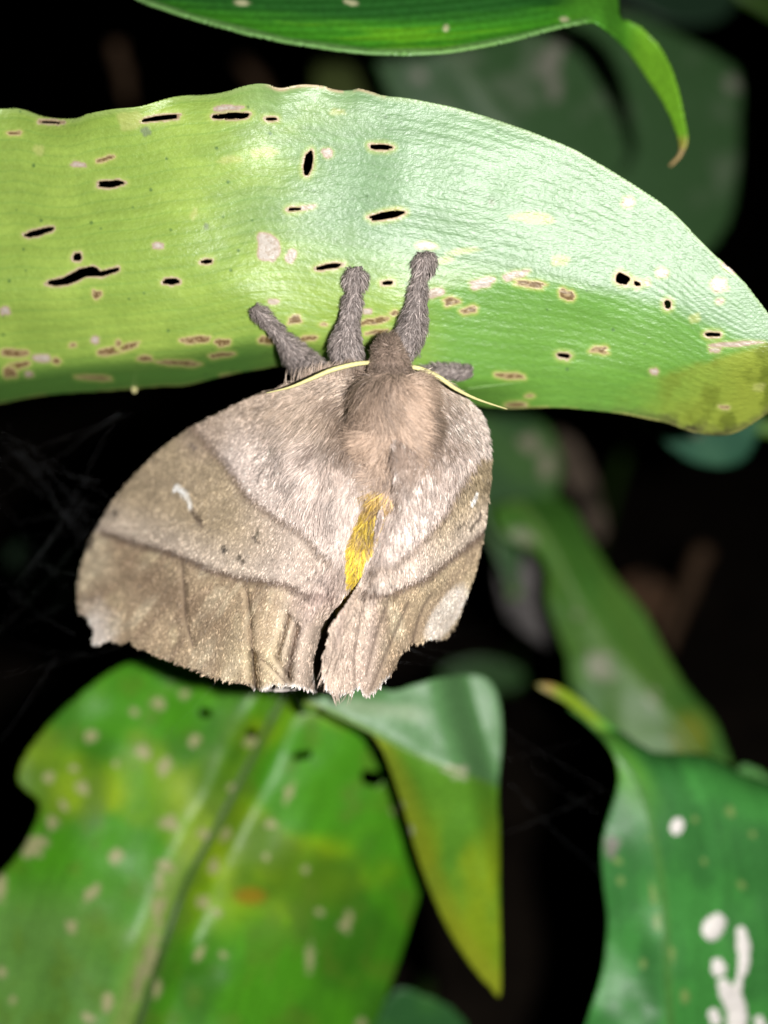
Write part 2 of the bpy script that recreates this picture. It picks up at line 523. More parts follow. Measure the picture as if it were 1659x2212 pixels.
# cx, cy, a, b, angle, kind: 0 brown with pale rim, 1 whitish, 2 pale yellow blotch, 3 grey dot
LES = [(974, 651, 19, 10, -8, 0), (1012, 669, 21, 9, -15, 0), (1040, 611, 26, 10, -10, 1), (1112, 594, 30, 8, -16, 1), (1147, 614, 36, 9, 8, 0),
       (1223, 635, 18, 12, 25, 0), (942, 631, 20, 9, -15, 1), (852, 676, 10, 6, -10, 0), (1099, 810, 34, 7, 5, 0), (1294, 755, 20, 9, 5, 0), (1430, 590, 11, 8, 0, 1),
       (1554, 615, 17, 14, 0, 1), (1577, 576, 18, 8, 25, 1), (1502, 686, 14, 11, 0, 2), (920, 531, 22, 7, 5, 1), (1209, 564, 24, 11, 0, 2), (1002, 541, 40, 7, -8, 2),
       (960, 562, 25, 8, -14, 2), (1413, 801, 8, 7, 0, 1), (1144, 854, 9, 3.5, 0, 0), (1115, 874, 25, 6, -3, 0), (1357, 437, 11, 10, 20, 1), (1062, 437, 7, 7, 0, 3),
       (1512, 492, 48, 8, 42, 1), (1150, 470, 55, 11, 4, 2), (422, 734, 32, 10, -5, 0), (481, 738, 17, 10, -5, 0), (247, 755, 34, 10, -10, 0), (280, 748, 24, 7, -14, 0),
       (257, 741, 7, 9, 0, 0), (477, 765, 27, 6, -5, 0), (314, 773, 18, 6, 3, 0), (387, 782, 42, 6, 3, 0), (205, 814, 35, 5, 3, 0), (30, 761, 31, 9, 3, 0), (37, 789, 28, 9, -10, 0),
       (22, 804, 14, 12, 0, 0), (92, 773, 22, 8, 5, 1), (122, 780, 10, 7, 20, 0), (159, 745, 9, 6, 0, 0), (207, 734, 8, 8, 0, 1), (209, 636, 11, 11, 0, 0), (577, 534, 25, 28, 0, 1),
       (629, 550, 10, 15, 20, 1), (341, 531, 13, 8, 0, 1), (637, 691, 18, 10, -10, 0), (580, 734, 22, 9, 5, 0), (667, 730, 22, 6, -5, 0), (808, 693, 28, 8, -10, 0), (793, 673, 12, 7, 0, 1),
       (815, 716, 25, 6, -10, 0), (590, 651, 14, 6, 0, 1), (12, 671, 12, 9, 0, 1), (33, 288, 17, 6, 3, 0), (227, 344, 20, 7, -15, 0), (171, 355, 18, 6, 5, 1), (316, 284, 10, 10, 0, 3),
       (85, 325, 11, 12, 0, 2), (420, 461, 7, 15, 20, 2), (446, 489, 6, 8, 0, 3), (495, 234, 28, 6, -4, 1), (730, 241, 17, 7, 3, 2), (708, 330, 12, 9, 10, 1), (850, 454, 24, 6, -8, 2),
       (1545, 754, 12, 6, -10, 1), (1590, 742, 50, 5, -3, 1), (1564, 878, 12, 5, 0, 0), (664, 448, 16, 5, -8, 1), (1555, 650, 9, 5, 0, 1), (280, 260, 25, 20, 0, 2), (500, 345, 30, 8, -6, 2),
       (570, 330, 28, 12, 0, 2), (700, 700, 10, 4, 0, 0), (1640, 835, 14, 10, 0, 2), (1398, 610, 6, 5, 60, 1), (62, 806, 9, 5, 0, 1), (500, 879 - 70, 22, 3, -6, 0), (375, 842, 26, 3, 0, 1)]

def col_main(u, v):
    w_ = lw(u, v)
    n = len(u)
    q = np.stack([u, v], 1)
    green = np.array([0.25, 0.37, 0.060]); pale = np.array([0.18, 0.30, 0.155]); deep = np.array([0.12, 0.29, 0.04])
    c = np.tile(green, (n, 1))
    c = mixc(c, pale, 0.95 * sstep(350, 800, u) * sstep(0.75, 0.45, w_))  # cool mint tint of the sheen painted into the blade colour
    c = mixc(c, (0.33, 0.46, 0.08), 0.75 * sstep(0.45, 0.75, fbm(u / 140, v / 90, 21)) * sstep(900, 300, u))
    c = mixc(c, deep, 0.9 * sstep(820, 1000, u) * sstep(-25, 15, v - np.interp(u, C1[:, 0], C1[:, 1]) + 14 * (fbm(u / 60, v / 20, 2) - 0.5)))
    c = mixc(c, (0.09, 0.23, 0.04), 0.92 * sstep(0.84, 0.95, w_) * sstep(800, 500, u))  # painted shade where the lower strip bends back
    # streaks that follow the parallel veins
    st = fbm(u / 260, w_ * 46, 31, 3)
    c *= (0.88 + 0.24 * st)[:, None]
    # parallel veins
    k = w_ * 27 + 0.5 * fbm(u / 400, w_ * 3, 8, 2)
    vein = np.exp(-((k - np.round(k)) * 13) ** 2) * (0.35 + 0.65 * fbm(u / 120, np.round(k) * 3.1, 77, 2))
    c = mixc(c, (0.10, 0.25, 0.05), np.clip(0.38 * vein, 0, 1))
    # rotting yellow end
    e1 = sstep(1320, 1650, u + 130 * (fbm(u / 70, v / 70, 4) - 0.5) + (v - 800) * 0.6) * sstep(-6, 16, v - (806 - (u - 1420) * 0.3) + 14 * (fbm(u / 30, v / 30, 9) - 0.5))
    c = mixc(c, (0.29, 0.33, 0.04), 0.85 * e1)
    c = mixc(c, (0.15, 0.19, 0.02), e1 * sstep(0.5, 0.75, fbm(u / 45, v / 45, 12)))
    bd = np.interp(u, BOTa[:, 0], BOTa[:, 1]) - v
    c = mixc(c, (0.07, 0.06, 0.03), 0.9 * sstep(26, 4, bd + 22 * (fbm(u / 18, v / 18, 14) - 0.5)) * sstep(1150, 1480, u) * (0.35 + 0.65 * fbm(u / 14, v / 14, 3)))
    c = mixc(c, (0.05, 0.045, 0.02), 0.8 * sstep(45, 10, bd) * sstep(1400, 1500, u) * sstep(1600, 1540, u) * sstep(0.4, 0.6, fbm(u / 22, v / 22, 44)))
    # bleached margin
    tp = v - np.interp(u, TOPa[:, 0], TOPa[:, 1])
    c = mixc(c, (0.40, 0.50, 0.22), 0.5 * sstep(16, 2, tp) * (0.3 + 0.7 * fbm(u / 20, v / 10, 61)))
    c = mixc(c, (0.50, 0.40, 0.24), sstep(9, 2, tp) * sstep(560, 600, u) * sstep(900, 760, u) * sstep(0.4, 0.6, fbm(u / 25, 0 * v, 71)))
    c = mixc(c, (0.42, 0.40, 0.12), 0.8 * sstep(7, 1, bd) * sstep(0.3, 0.7, fbm(u / 40, 0 * v, 72)))
    # small dark specks
    for i in range(70):
        cx = rng.uniform(0, 1450); cy = rng.uniform(230, 830); r = rng.uniform(1.5, 3.6)
        m = np.where((np.abs(u - cx) < 12) & (np.abs(v - cy) < 12))[0]
        if len(m):
            t = 0.75 * sstep(r + 2, r - 1, np.hypot(u[m] - cx, v[m] - cy))
            c[m] = mixc(c[m], (0.05, 0.12, 0.03), t)
    # tan rims round the holes
    for hp in hole_polys:
        lo = hp.min(0) - 22; hi = hp.max(0) + 22
        m = np.where((u > lo[0]) & (u < hi[0]) & (v > lo[1]) & (v < hi[1]))[0]
        dd, _, _ = seg_near(q[m], hp, True)
        c[m] = mixc(c[m], (0.42, 0.50, 0.12), 0.5 * sstep(16, 4, dd))
        c[m] = mixc(c[m], (0.50, 0.41, 0.25), sstep(5.6, 3.0, dd + 3 * (vnoise(u[m] / 7, v[m] / 7, 5) - 0.5)))
        c[m] = mixc(c[m], (0.25, 0.16, 0.09), 0.8 * sstep(2.4, 0.6, dd))
    for i, (cx, cy, a, b, ang, kind) in enumerate(LES):
        R = max(a, b) + 16
        m = np.where((np.abs(u - cx) < R) & (np.abs(v - cy) < R))[0]
        if not len(m):
            continue
        hp = ell(cx, cy, a, b, ang, seed=200 + i, rough=0.3)
        dd, _, _ = seg_near(q[m], hp, True)
        dd[inside(q[m], hp)] *= -1
        g = vnoise(u[m] / 5, v[m] / 4, i)
        if kind == 0:
            c[m] = mixc(c[m], (0.40, 0.46, 0.10), 0.55 * sstep(9, 1, dd))
            c[m] = mixc(c[m], (0.52, 0.43, 0.20), sstep(1.5, -0.5, dd))
            inn = np.clip(sstep(-1.2, -3.2, dd), 0, 1)
            c[m] = mixc(c[m], (0.17, 0.105, 0.04), inn)
            c[m] = mixc(c[m], (0.36, 0.26, 0.13), inn * sstep(0.55, 0.75, g))
        elif kind == 1:
            c[m] = mixc(c[m], (0.40, 0.46, 0.14), 0.45 * sstep(9, 1, dd))
            c[m] = mixc(c[m], (0.44, 0.33, 0.24), sstep(1.8, 0, dd))
            c[m] = mixc(c[m], (0.50, 0.45, 0.39), 0.9 * sstep(-1.5, -4, dd))
            c[m] = mixc(c[m], (0.36, 0.27, 0.19), 0.7 * sstep(-1, -4, dd) * sstep(0.55, 0.8, g))
        elif kind == 2:
            c[m] = mixc(c[m], (0.46, 0.47, 0.15), 0.55 * sstep(4, -5, dd))
        else:
            c[m] = mixc(c[m], (0.16, 0.20, 0.11), 0.8 * sstep(3, -3, dd))
    return c

main_poly = np.concatenate([TOPa, BOTa[::-1]])
uv, F = sheet(main_poly, hole_polys, 2.6)
u, v = uv[:, 0], uv[:, 1]
dm = d_main(u, v)
wv = lw(u, v)
kk = wv * 27 + 0.5 * fbm(u / 400, wv * 3, 8, 2)
dm += 0.0022 * np.cos(kk * 2 * math.pi) + 0.0012 * np.cos(kk * 6 * math.pi + 3 * fbm(u / 200, wv * 8, 3))
dm += 0.010 * (fbm(u / 16, wv * 90, 6, 3) - 0.5)
lesion_h = np.zeros(len(u))
main_root = empty('chewed_leaf', P(-260.0, 560.0, 1.2), 'broad pale green leaf full of slits and brown scars, holding up the moth', 'leaf')
mb = mesh_obj('blade', P(u, v, dm), F, M_MAIN, main_root, col=np.clip(col_main(u, v), 0.01, 0.85))
solid(mb, 0.035)
rib(main_root, [(1009, 836), (1130, 822), (1254, 808), (1454, 791), (1560, 782), (1659, 774), (1740, 800)], d_main, 0.05, 0.03, (0.24, 0.42, 0.12), M_MAIN, lift=-0.035)
petiole(main_root, -255, 570, float(d_main(np.array([-255.0]), np.array([570.0]))[0]), (-22, 14, -1), 0.3)
o = None
V, Ft = tube(P(np.array([286., 289, 291, 290]), np.array([834., 838, 844, 849]), d_main(np.full(4, 289.0), np.full(4, 840.0)) - 0.06), [0.02, 0.05, 0.055, 0.02], 10)
bead = mesh_obj('sap_bead', V, Ft, M_ANT, main_root)

# ================================================================ the other leaves
def spots_fn(lst, c, u, v, col=(0.40, 0.37, 0.19), soft=6):
    for (x, y, a, b, ang) in lst:
        g = math.radians(ang); du = u - x; dv = v - y
        X = (du * math.cos(g) + dv * math.sin(g)) / a; Y = (-du * math.sin(g) + dv * math.cos(g)) / b
        r = np.hypot(X, Y) + 0.9 * (vnoise(u / 11, v / 11, int(x)) - 0.5)
        c = mixc(c, col, 0.9 * sstep(1.35, 0.6, r))
    return c

# --- glossy leaf above, its tip curling down
def d_top(u, v):
    d = 1.6 + (60 - v) * CM * 0.35 - 0.25 * np.sin(np.clip((u - 280) / 1000, 0, 1) * math.pi)
    edge = np.interp(u, [285, 420, 620, 800, 960, 1120, 1270], [-5, 42, 92, 116, 114, 84, 48])
    d = d - 0.20 * np.exp(-np.maximum(edge - v, 0) / 10) * sstep(1300, 1240, u)
    fold = (v - (12 + (u - 1150) * 0.15))
    d = d + 0.7 * sp(-fold, 6) * CM * sstep(1080, 1200, u)
    tip = sstep(1290, 1360, u)
    d = d + tip * (0.9 + (v - 50) * CM * 0.5 + 0.010 * (1440 - u) * sstep(40, 140, v))
    d += 0.010 * np.cos((v + (u - 800) * 0.05 + 0.00016 * (u - 800) ** 2) * 0.38) * sstep(1260, 1150, u)
    return d
def c_top(u, v):
    c = np.tile(np.array([0.045, 0.22, 0.012]), (len(u), 1))
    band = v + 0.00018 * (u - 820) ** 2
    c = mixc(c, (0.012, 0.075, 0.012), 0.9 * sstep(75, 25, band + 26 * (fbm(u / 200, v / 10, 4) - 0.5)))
    c = mixc(c, (0.11, 0.32, 0.01), 0.7 * sstep(0.5, 0.7, fbm(u / 220, band / 14, 9)) * sstep(40, 60, band))
    c = mixc(c, (0.07, 0.26, 0.02), sstep(1180, 1270, u))
    c = mixc(c, (0.15, 0.36, 0.02), sstep(1330, 1400, u))
    c = mixc(c, (0.30, 0.30, 0.05), sstep(285, 310, v))
    c = mixc(c, (0.45, 0.32, 0.14), sstep(312, 330, v))
    edge = np.interp(u, [285, 420, 620, 800, 960, 1120, 1270], [-5, 42, 92, 116, 114, 84, 48])
    c = mixc(c, (0.20, 0.36, 0.12), 0.7 * sstep(11, 3, edge - v) * sstep(1290, 1240, u))
    c = spots_fn([(755, 6, 16, 5, 5), (963, 62, 5, 7, 0), (1219, 45, 8, 5, 0), (525, 8, 18, 6, 0)], c, u, v, (0.5, 0.48, 0.28))
    return c
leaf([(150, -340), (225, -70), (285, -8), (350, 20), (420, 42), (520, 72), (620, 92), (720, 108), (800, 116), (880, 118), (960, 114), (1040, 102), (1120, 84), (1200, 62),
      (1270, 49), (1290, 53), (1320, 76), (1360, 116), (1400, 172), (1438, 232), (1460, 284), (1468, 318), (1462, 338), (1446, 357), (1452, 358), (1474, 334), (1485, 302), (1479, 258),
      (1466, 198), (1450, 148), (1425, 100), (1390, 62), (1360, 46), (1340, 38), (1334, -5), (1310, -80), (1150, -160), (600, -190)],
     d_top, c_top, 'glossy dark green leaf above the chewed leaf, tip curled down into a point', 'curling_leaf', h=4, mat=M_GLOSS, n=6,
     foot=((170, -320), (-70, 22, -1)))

# --- dim broad leaf behind, upper right
def d_ur(u, v):
    k = (u - 1130) - (v - 330) * 0.75
    return 15 + (v - 300) * CM * 0.3 + 0.55 * np.abs(k) * CM * 0.6 + 0.2 * (fbm(u / 150, v / 150, 2) - 0.5)
def c_ur(u, v):
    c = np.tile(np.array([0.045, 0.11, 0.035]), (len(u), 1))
    k = (u - 1130) - (v - 330) * 0.75
    c = mixc(c, (0.12, 0.17, 0.10), 0.7 * sstep(26, 6, np.abs(k)))
    c = mixc(c, (0.16, 0.20, 0.13), 0.55 * sstep(0.55, 0.8, fbm(u / 60, v / 60, 41)))
    c = spots_fn([(1185, 130, 22, 40, 10), (1195, 190, 16, 24, 0), (1210, 100, 14, 20, 30), (905, 165, 18, 14, 0), (1580, 185, 14, 18, 0)], c, u, v, (0.26, 0.25, 0.2))
    return c
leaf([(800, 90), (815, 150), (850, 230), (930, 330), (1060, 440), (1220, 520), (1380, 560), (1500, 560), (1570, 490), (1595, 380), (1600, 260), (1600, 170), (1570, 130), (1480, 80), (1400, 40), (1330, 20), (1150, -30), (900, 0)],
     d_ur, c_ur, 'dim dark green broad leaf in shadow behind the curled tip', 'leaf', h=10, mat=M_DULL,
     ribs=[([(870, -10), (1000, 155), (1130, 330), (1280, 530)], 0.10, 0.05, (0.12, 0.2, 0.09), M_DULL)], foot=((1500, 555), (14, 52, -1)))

# --- bottom left broad spotted leaf
MIDB = smooth_line([(640, 1440), (560, 1600), (480, 1760), (405, 1900), (352, 2050), (300, 2212), (270, 2330)], 6)
def side_of(u, v, line):
    x = np.interp(v, line[:, 1], line[:, 0])
    return u - x
def d_bl(u, v):
    s = side_of(u, v, MIDB)
    d = 6.2 - (v - 1500) * CM * 0.25
    d += 0.30 * np.abs(s) * CM * np.where(s > 0, 0.9, 0.2) - 0.55 * np.exp(-(s / 40) ** 2) * -1
    d += 0.0000065 * np.maximum(s, 0) ** 2
    d += 0.5 * (fbm(u / 170, v / 170, 12, 2) - 0.5)
    return d
BSP = [(625, 1710, 9, 22, 25), (585, 1780, 11, 9, 0), (370, 1780, 24, 16, 10), (440, 1800, 14, 12, 0), (490, 1800, 10, 18, 20), (250, 1850, 17, 17, 0), (75, 1830, 20, 30, 40), (345, 1900, 10, 26, 8),
       (462, 1870, 12, 20, 25), (198, 1930, 12, 24, 30), (340, 1960, 13, 22, 10), (325, 2060, 14, 50, 12), (300, 2120, 11, 40, 12), (440, 1950, 11, 16, 0), (430, 2060, 10, 18, 30), (340, 2140, 8, 20, 12),
       (230, 2170, 12, 24, 10), (190, 2200, 12, 14, 0), (310, 1620, 16, 16, 0), (355, 1655, 14, 22, 20), (200, 1590, 12, 14, 0), (290, 1540, 9, 10, 0), (345, 1520, 14, 12, 0), (105, 1680, 11, 11, 0), (180, 1700, 13, 15, 0),
       (138, 1740, 10, 14, 0), (115, 1780, 12, 14, 0), (750, 1990, 9, 20, 5), (740, 1998, 12, 8, 0), (668, 2070, 9, 28, 8), (780, 2210, 10, 10, 0), (540, 1600, 14, 12, 0), (155, 2000, 12, 14, 0), (0, 1920, 14, 30, 10),
       (480, 2060, 10, 8, 0), (860, 1760, 18, 10, 40), (905, 1850, 14, 18, 0), (5, 2100, 10, 12, 0), (400, 1500, 12, 10, 0), (250, 1650, 8, 9, 0), (160, 1660, 8, 6, 0), (470, 1970, 9, 9, 0), (690, 1970, 9, 7, 0),
       (360, 1870, 16, 12, 10), (420, 1600, 10, 16, 20), (500, 1700, 8, 8, 0), (345, 1995, 7, 9, 0), (30, 2160, 8, 9, 0), (575, 1850, 7, 8, 0), (660, 1880, 7, 8, 0)]
def c_bl(u, v):
    s = side_of(u, v, MIDB)
    c = np.tile(np.array([0.065, 0.24, 0.012]), (len(u), 1))
    c = mixc(c, (0.27, 0.36, 0.008), 0.85 * sstep(0.42, 0.68, fbm(u / 230 + 3, v / 200 + 1.5, 91, 3)) * sstep(2080, 1880, v))
    c = mixc(c, (0.035, 0.12, 0.012), 0.7 * sstep(0.50, 0.72, fbm(u / 150, v / 190, 55, 3)))
    c = mixc(c, (0.12, 0.22, 0.07), 0.7 * sstep(380, 150, u) * sstep(1850, 2000, v))
    c = mixc(c, (0.34, 0.40, 0.16), 0.75 * np.exp(-((s + 34) / 26) ** 2) * sstep(1650, 1950, v))  # painted reflection: light band left of the midrib
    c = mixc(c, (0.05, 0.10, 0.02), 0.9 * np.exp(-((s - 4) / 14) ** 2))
    c *= (0.82 + 0.36 * fbm(s / 15 + 40, v / 260, 66, 3))[:, None]
    c = mixc(c, (0.10, 0.17, 0.02), 0.45 * sstep(0.52, 0.75, fbm(u / 42, v / 55, 67, 3)))
    c = mixc(c, (0.30, 0.14, 0.01), 0.7 * sstep(1.2, 0.5, np.hypot((u - 540) / 40, (v - 1935) / 22)))
    c = c * np.array([1.05, 1.15, 0.8])
    c = spots_fn(BSP, c, u, v)
    return c
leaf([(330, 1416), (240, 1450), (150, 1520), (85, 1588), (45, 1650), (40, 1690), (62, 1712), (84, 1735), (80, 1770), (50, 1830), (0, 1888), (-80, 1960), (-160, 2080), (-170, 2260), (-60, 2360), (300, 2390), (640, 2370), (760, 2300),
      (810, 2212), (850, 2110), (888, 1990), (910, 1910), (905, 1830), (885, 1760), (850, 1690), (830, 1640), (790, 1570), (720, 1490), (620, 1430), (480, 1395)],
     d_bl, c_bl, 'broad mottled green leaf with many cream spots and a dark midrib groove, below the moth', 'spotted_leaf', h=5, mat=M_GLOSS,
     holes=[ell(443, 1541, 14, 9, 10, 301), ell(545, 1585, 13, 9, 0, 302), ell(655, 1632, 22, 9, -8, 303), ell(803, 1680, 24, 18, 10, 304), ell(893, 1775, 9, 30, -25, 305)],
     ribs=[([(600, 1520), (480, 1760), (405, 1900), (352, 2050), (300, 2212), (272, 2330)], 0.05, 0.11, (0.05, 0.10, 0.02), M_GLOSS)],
     foot=((280, 2380), (-6, 8, -1)))

# --- centre leaf: glossy pale upper half folded over a yellow-green point
def crease(u):
    return np.interp(u, [640, 700, 800, 900, 1000, 1050, 1120], [1505, 1530, 1578, 1630, 1672, 1690, 1712])
def d_ce(u, v):
    f = v - crease(u)
    d = 4.3 + 0.55 * sp(f, 8) * CM * 0.7 + 0.75 * sp(-f, 8) * CM * 0.35
    d += 0.35 * np.exp(-((u - 790) / 30) ** 2) * sstep(60, -40, v - 1490) + 0.25 * (fbm(u / 120, v / 120, 8, 2) - 0.5)
    mid = np.interp(v, [1450, 1700, 1900, 2150], [880, 950, 1000, 1070])
    d += 1.1 * sstep(20, 130, u - mid) ** 2 + 0.4 * sstep(20, 120, mid - u) * sstep(1600, 1700, v)
    return d
def c_ce(u, v):
    f = v - crease(u)
    c = np.tile(np.array([0.10, 0.26, 0.02]), (len(u), 1))
    c = mixc(c, (0.24, 0.34, 0.012), 0.9 * sstep(1680, 1900, v) * sstep(0.3, 0.6, fbm(u / 90, v / 160, 8)))
    c = mixc(c, (0.30, 0.32, 0.02), 0.6 * sstep(60, 10, u - np.interp(v, [1580, 1700, 1800, 1900, 2000, 2150], [800, 860, 890, 920, 970, 1080])))
    c = mixc(c, (0.10, 0.23, 0.08), sstep(12, -12, f))
    c = mixc(c, (0.30, 0.40, 0.24), 0.75 * sstep(30, 4, np.abs((v - 1525) - (u - 760) * 0.12) + 20 * (fbm(u / 60, v / 30, 3) - 0.5)) * sstep(950, 880, u) * sstep(690, 760, u))  # whitish highlight painted on the upper half
    c = spots_fn([(985, 1665, 26, 14, 20), (860, 1740, 12, 10, 0), (880, 1800, 12, 16, 0)], c, u, v, (0.36, 0.38, 0.24))
    return c
leaf([(655, 1520), (700, 1502), (740, 1496), (775, 1478), (810, 1484), (850, 1492), (890, 1480), (940, 1466), (1000, 1458), (1045, 1462), (1070, 1490), (1082, 1540), (1084, 1610), (1076, 1690), (1076, 1740), (1080, 1840), (1080, 1960), (1082, 2060),
      (1080, 2150), (1058, 2132), (1018, 2086), (972, 2015), (932, 1930), (902, 1850), (880, 1775), (856, 1700), (825, 1620), (790, 1578), (720, 1540)],
     d_ce, c_ce, 'folded leaf just under the moth, glossy pale top and yellow-green hanging point', 'folded_leaf', h=4, mat=M_GLOSS,
     ribs=[([(700, 1532), (800, 1580), (900, 1632), (1000, 1674), (1060, 1693)], 0.05, 0.03, (0.14, 0.27, 0.04), M_GLOSS)], foot=((670, 1520), (-3, 34, -1)))

# --- lower right leaf with white droppings
MR = smooth_line([(1165, 1485), (1290, 1580), (1375, 1690), (1420, 1850), (1440, 2050), (1450, 2330)], 6)
def d_lr(u, v):
    s = side_of(u, v, MR)
    d = 5.2 - (v - 1700) * CM * 0.12
    d += 0.25 * np.abs(s) * CM
    sh = v - np.interp(u, [1330, 1420, 1520, 1590, 1659, 1780], [1580, 1628, 1632, 1662, 1690, 1730])
    d += 0.9 * np.exp(-np.maximum(sh, 0) / 22)
    d += 0.9 * sstep(1620, 1480, v) * sstep(1400, 1180, u)
    d += 0.16 * np.sin(v / 62.0) * sstep(120, 0, u - 1300) + 0.35 * (fbm(u / 150, v / 150, 18, 2) - 0.5)
    return d
def c_lr(u, v):
    s = side_of(u, v, MR)
    c = np.tile(np.array([0.055, 0.25, 0.045]), (len(u), 1))
    c = mixc(c, (0.03, 0.13, 0.03), 0.6 * sstep(0.45, 0.7, fbm(u / 110, v / 140, 28)))
    c = mixc(c, (0.12, 0.34, 0.03), 0.7 * sstep(70, 10, np.abs(s + 10)) * sstep(1800, 1650, v))
    c = mixc(c, (0.25, 0.38, 0.02), sstep(1330, 1260, u) * sstep(1640, 1560, v))
    c = mixc(c, (0.45, 0.28, 0.08), sstep(1215, 1180, u))
    c = mixc(c, (0.10, 0.24, 0.05), 0.5 * sstep(14, 4, np.abs(s)))
    c *= (0.8 + 0.4 * fbm(s / 16 + 40, v / 260, 68, 3))[:, None]
    c = spots_fn([(1322, 1830, 16, 24, 0)], c, u, v, (0.22, 0.20, 0.17))
    c = spots_fn([(1332, 1858, 9, 9, 0), (1410, 1930, 6, 26, -8), (1420, 1990, 6, 20, 0), (1450, 2060, 7, 16, 0), (1575, 1750, 9, 14, 0), (1600, 1910, 7, 8, 0), (1480, 2150, 8, 14, 0), (1340, 1900, 6, 8, 0), (1520, 1860, 5, 6, 0), (1390, 2080, 7, 10, 0),
                  (1400, 1810, 5, 6, 0), (1500, 1770, 6, 6, 0), (1625, 1800, 6, 7, 0)], c, u, v, (0.22, 0.32, 0.09))
    return c
LR_root, _ = leaf([(1158, 1482), (1190, 1478), (1235, 1498), (1290, 1540), (1340, 1580), (1385, 1612), (1420, 1628), (1470, 1628), (1520, 1632), (1565, 1650), (1600, 1672), (1659, 1690), (1740, 1720), (1800, 1850), (1830, 2100), (1760, 2360), (1500, 2420), (1300, 2380), (1240, 2300),
      (1265, 2212), (1298, 2110), (1308, 2050), (1312, 1980), (1302, 1900), (1300, 1820), (1318, 1750), (1335, 1690), (1328, 1640), (1290, 1580), (1225, 1520)],
     d_lr, c_lr, 'dark green wavy leaf with twisted yellow tip, splashed with white droppings', 'wavy_leaf', h=5, mat=M_GLOSS,
     ribs=[([(1230, 1530), (1290, 1580), (1375, 1690), (1420, 1850), (1440, 2050), (1450, 2330)], 0.03, 0.07, (0.07, 0.22, 0.04), M_GLOSS)], foot=((1470, 2400), (10, 10, -1)))

def blob_streak(parent, pts, rads, name='streak'):
    p = np.array(pts, float); ln = smooth_line(p, 5)
    r = np.interp(np.linspace(0, 1, len(ln)), np.linspace(0, 1, len(rads)), rads) * CM * 1.25
    r = r * (0.85 + 0.3 * rng.random(len(ln)))
    r[0] *= 0.35; r[-1] *= 0.35
    path = P(ln[:, 0], ln[:, 1], d_lr(ln[:, 0], ln[:, 1]) - 0.02)
    V, F = tube(path, r, 12, squash=0.35)
    o = mesh_obj(name, V, F, M_DROP, parent)
    return o
dr = empty('bird_dropping', P(1570.0, 2100.0, 4.6), 'white streaky dropping splashed down the dark green wavy leaf', 'dropping')
for pts, rads in [([(1522, 2025), (1535, 2010), (1548, 1995), (1562, 1978)], [14, 24, 22, 12]), ([(1598, 2000), (1604, 2035), (1606, 2075), (1600, 2110)], [8, 15, 15, 8]),
                  ([(1546, 2070), (1550, 2090), (1556, 2110)], [12, 19, 13]), ([(1556, 2115), (1570, 2145), (1588, 2175), (1590, 2212), (1588, 2240)], [12, 20, 28, 24, 18]),
                  ([(1598, 2105), (1592, 2135), (1584, 2160)], [8, 10, 12]), ([(1535, 2180), (1542, 2196), (1548, 2215)], [10, 14, 12]), ([(1635, 2195), (1642, 2215), (1644, 2240)], [8, 13, 12])]:
    blob_streak(dr, pts, rads)
dp = empty('bird_dropping', P(1461.0, 1786.0, 4.9), 'single round white dropping on the dark green wavy leaf', 'dropping')
blob_streak(dp, [(1448, 1780), (1457, 1784), (1466, 1788), (1475, 1792)], [10, 20, 20, 9], 'blob')

# --- mid right leaf, farther back
MM = smooth_line([(1120, 1085), (1190, 1180), (1260, 1320), (1350, 1440), (1440, 1540), (1540, 1680)], 6)
def d_mr(u, v):
    k = (v - np.interp(u, MM[:, 0], MM[:, 1]))
    d = 13 - (v - 1300) * CM * 0.5 + 0.35 * np.abs(k) * CM
    d += 0.8 * np.exp(-np.maximum(v - 1085, 0) / 40)
    return d + 0.5 * (fbm(u / 120, v / 120, 38, 2) - 0.5)
def c_mr(u, v):
    k = (v - np.interp(u, MM[:, 0], MM[:, 1]))
    c = np.tile(np.array([0.055, 0.165, 0.022]), (len(u), 1))
    c = mixc(c, (0.10, 0.22, 0.03), 0.6 * sstep(0.45, 0.7, fbm(u / 90, v / 120, 67)))
    c = mixc(c, (0.16, 0.30, 0.06), 0.7 * sstep(22, 6, np.abs(k)))
    c *= (0.7 + 0.6 * fbm(k / 12 + 40, u / 160, 69, 3))[:, None]
    c = mixc(c, (0.22, 0.24, 0.02), 0.7 * sstep(1.2, 0.4, np.hypot((u - 1490) / 50, (v - 1590) / 60)))
    c = spots_fn([(1408, 1508, 12, 20, 0), (1300, 1440, 26, 34, -30), (1248, 1330, 7, 8, 0), (1135, 1160, 24, 16, 20)], c, u, v, (0.30, 0.30, 0.20))
    return c
leaf([(1065, 1098), (1120, 1080), (1200, 1076), (1238, 1098), (1290, 1190), (1330, 1250), (1390, 1320), (1432, 1400), (1480, 1480), (1535, 1545), (1565, 1610), (1590, 1700), (1540, 1730), (1440, 1690), (1330, 1610), (1260, 1520),
      (1232, 1480), (1225, 1420), (1205, 1370), (1182, 1300), (1180, 1230), (1150, 1190), (1090, 1160)],
     d_mr, c_mr, 'long dull green leaf behind the narrow wing, drooping down to the wavy leaf', 'leaf', h=6, mat=M_DULL,
     ribs=[([(1140, 1100), (1190, 1180), (1260, 1320), (1350, 1440), (1440, 1540), (1530, 1670)], 0.05, 0.08, (0.14, 0.26, 0.07), M_DULL)], foot=((1540, 1720), (16, 26, -1)))

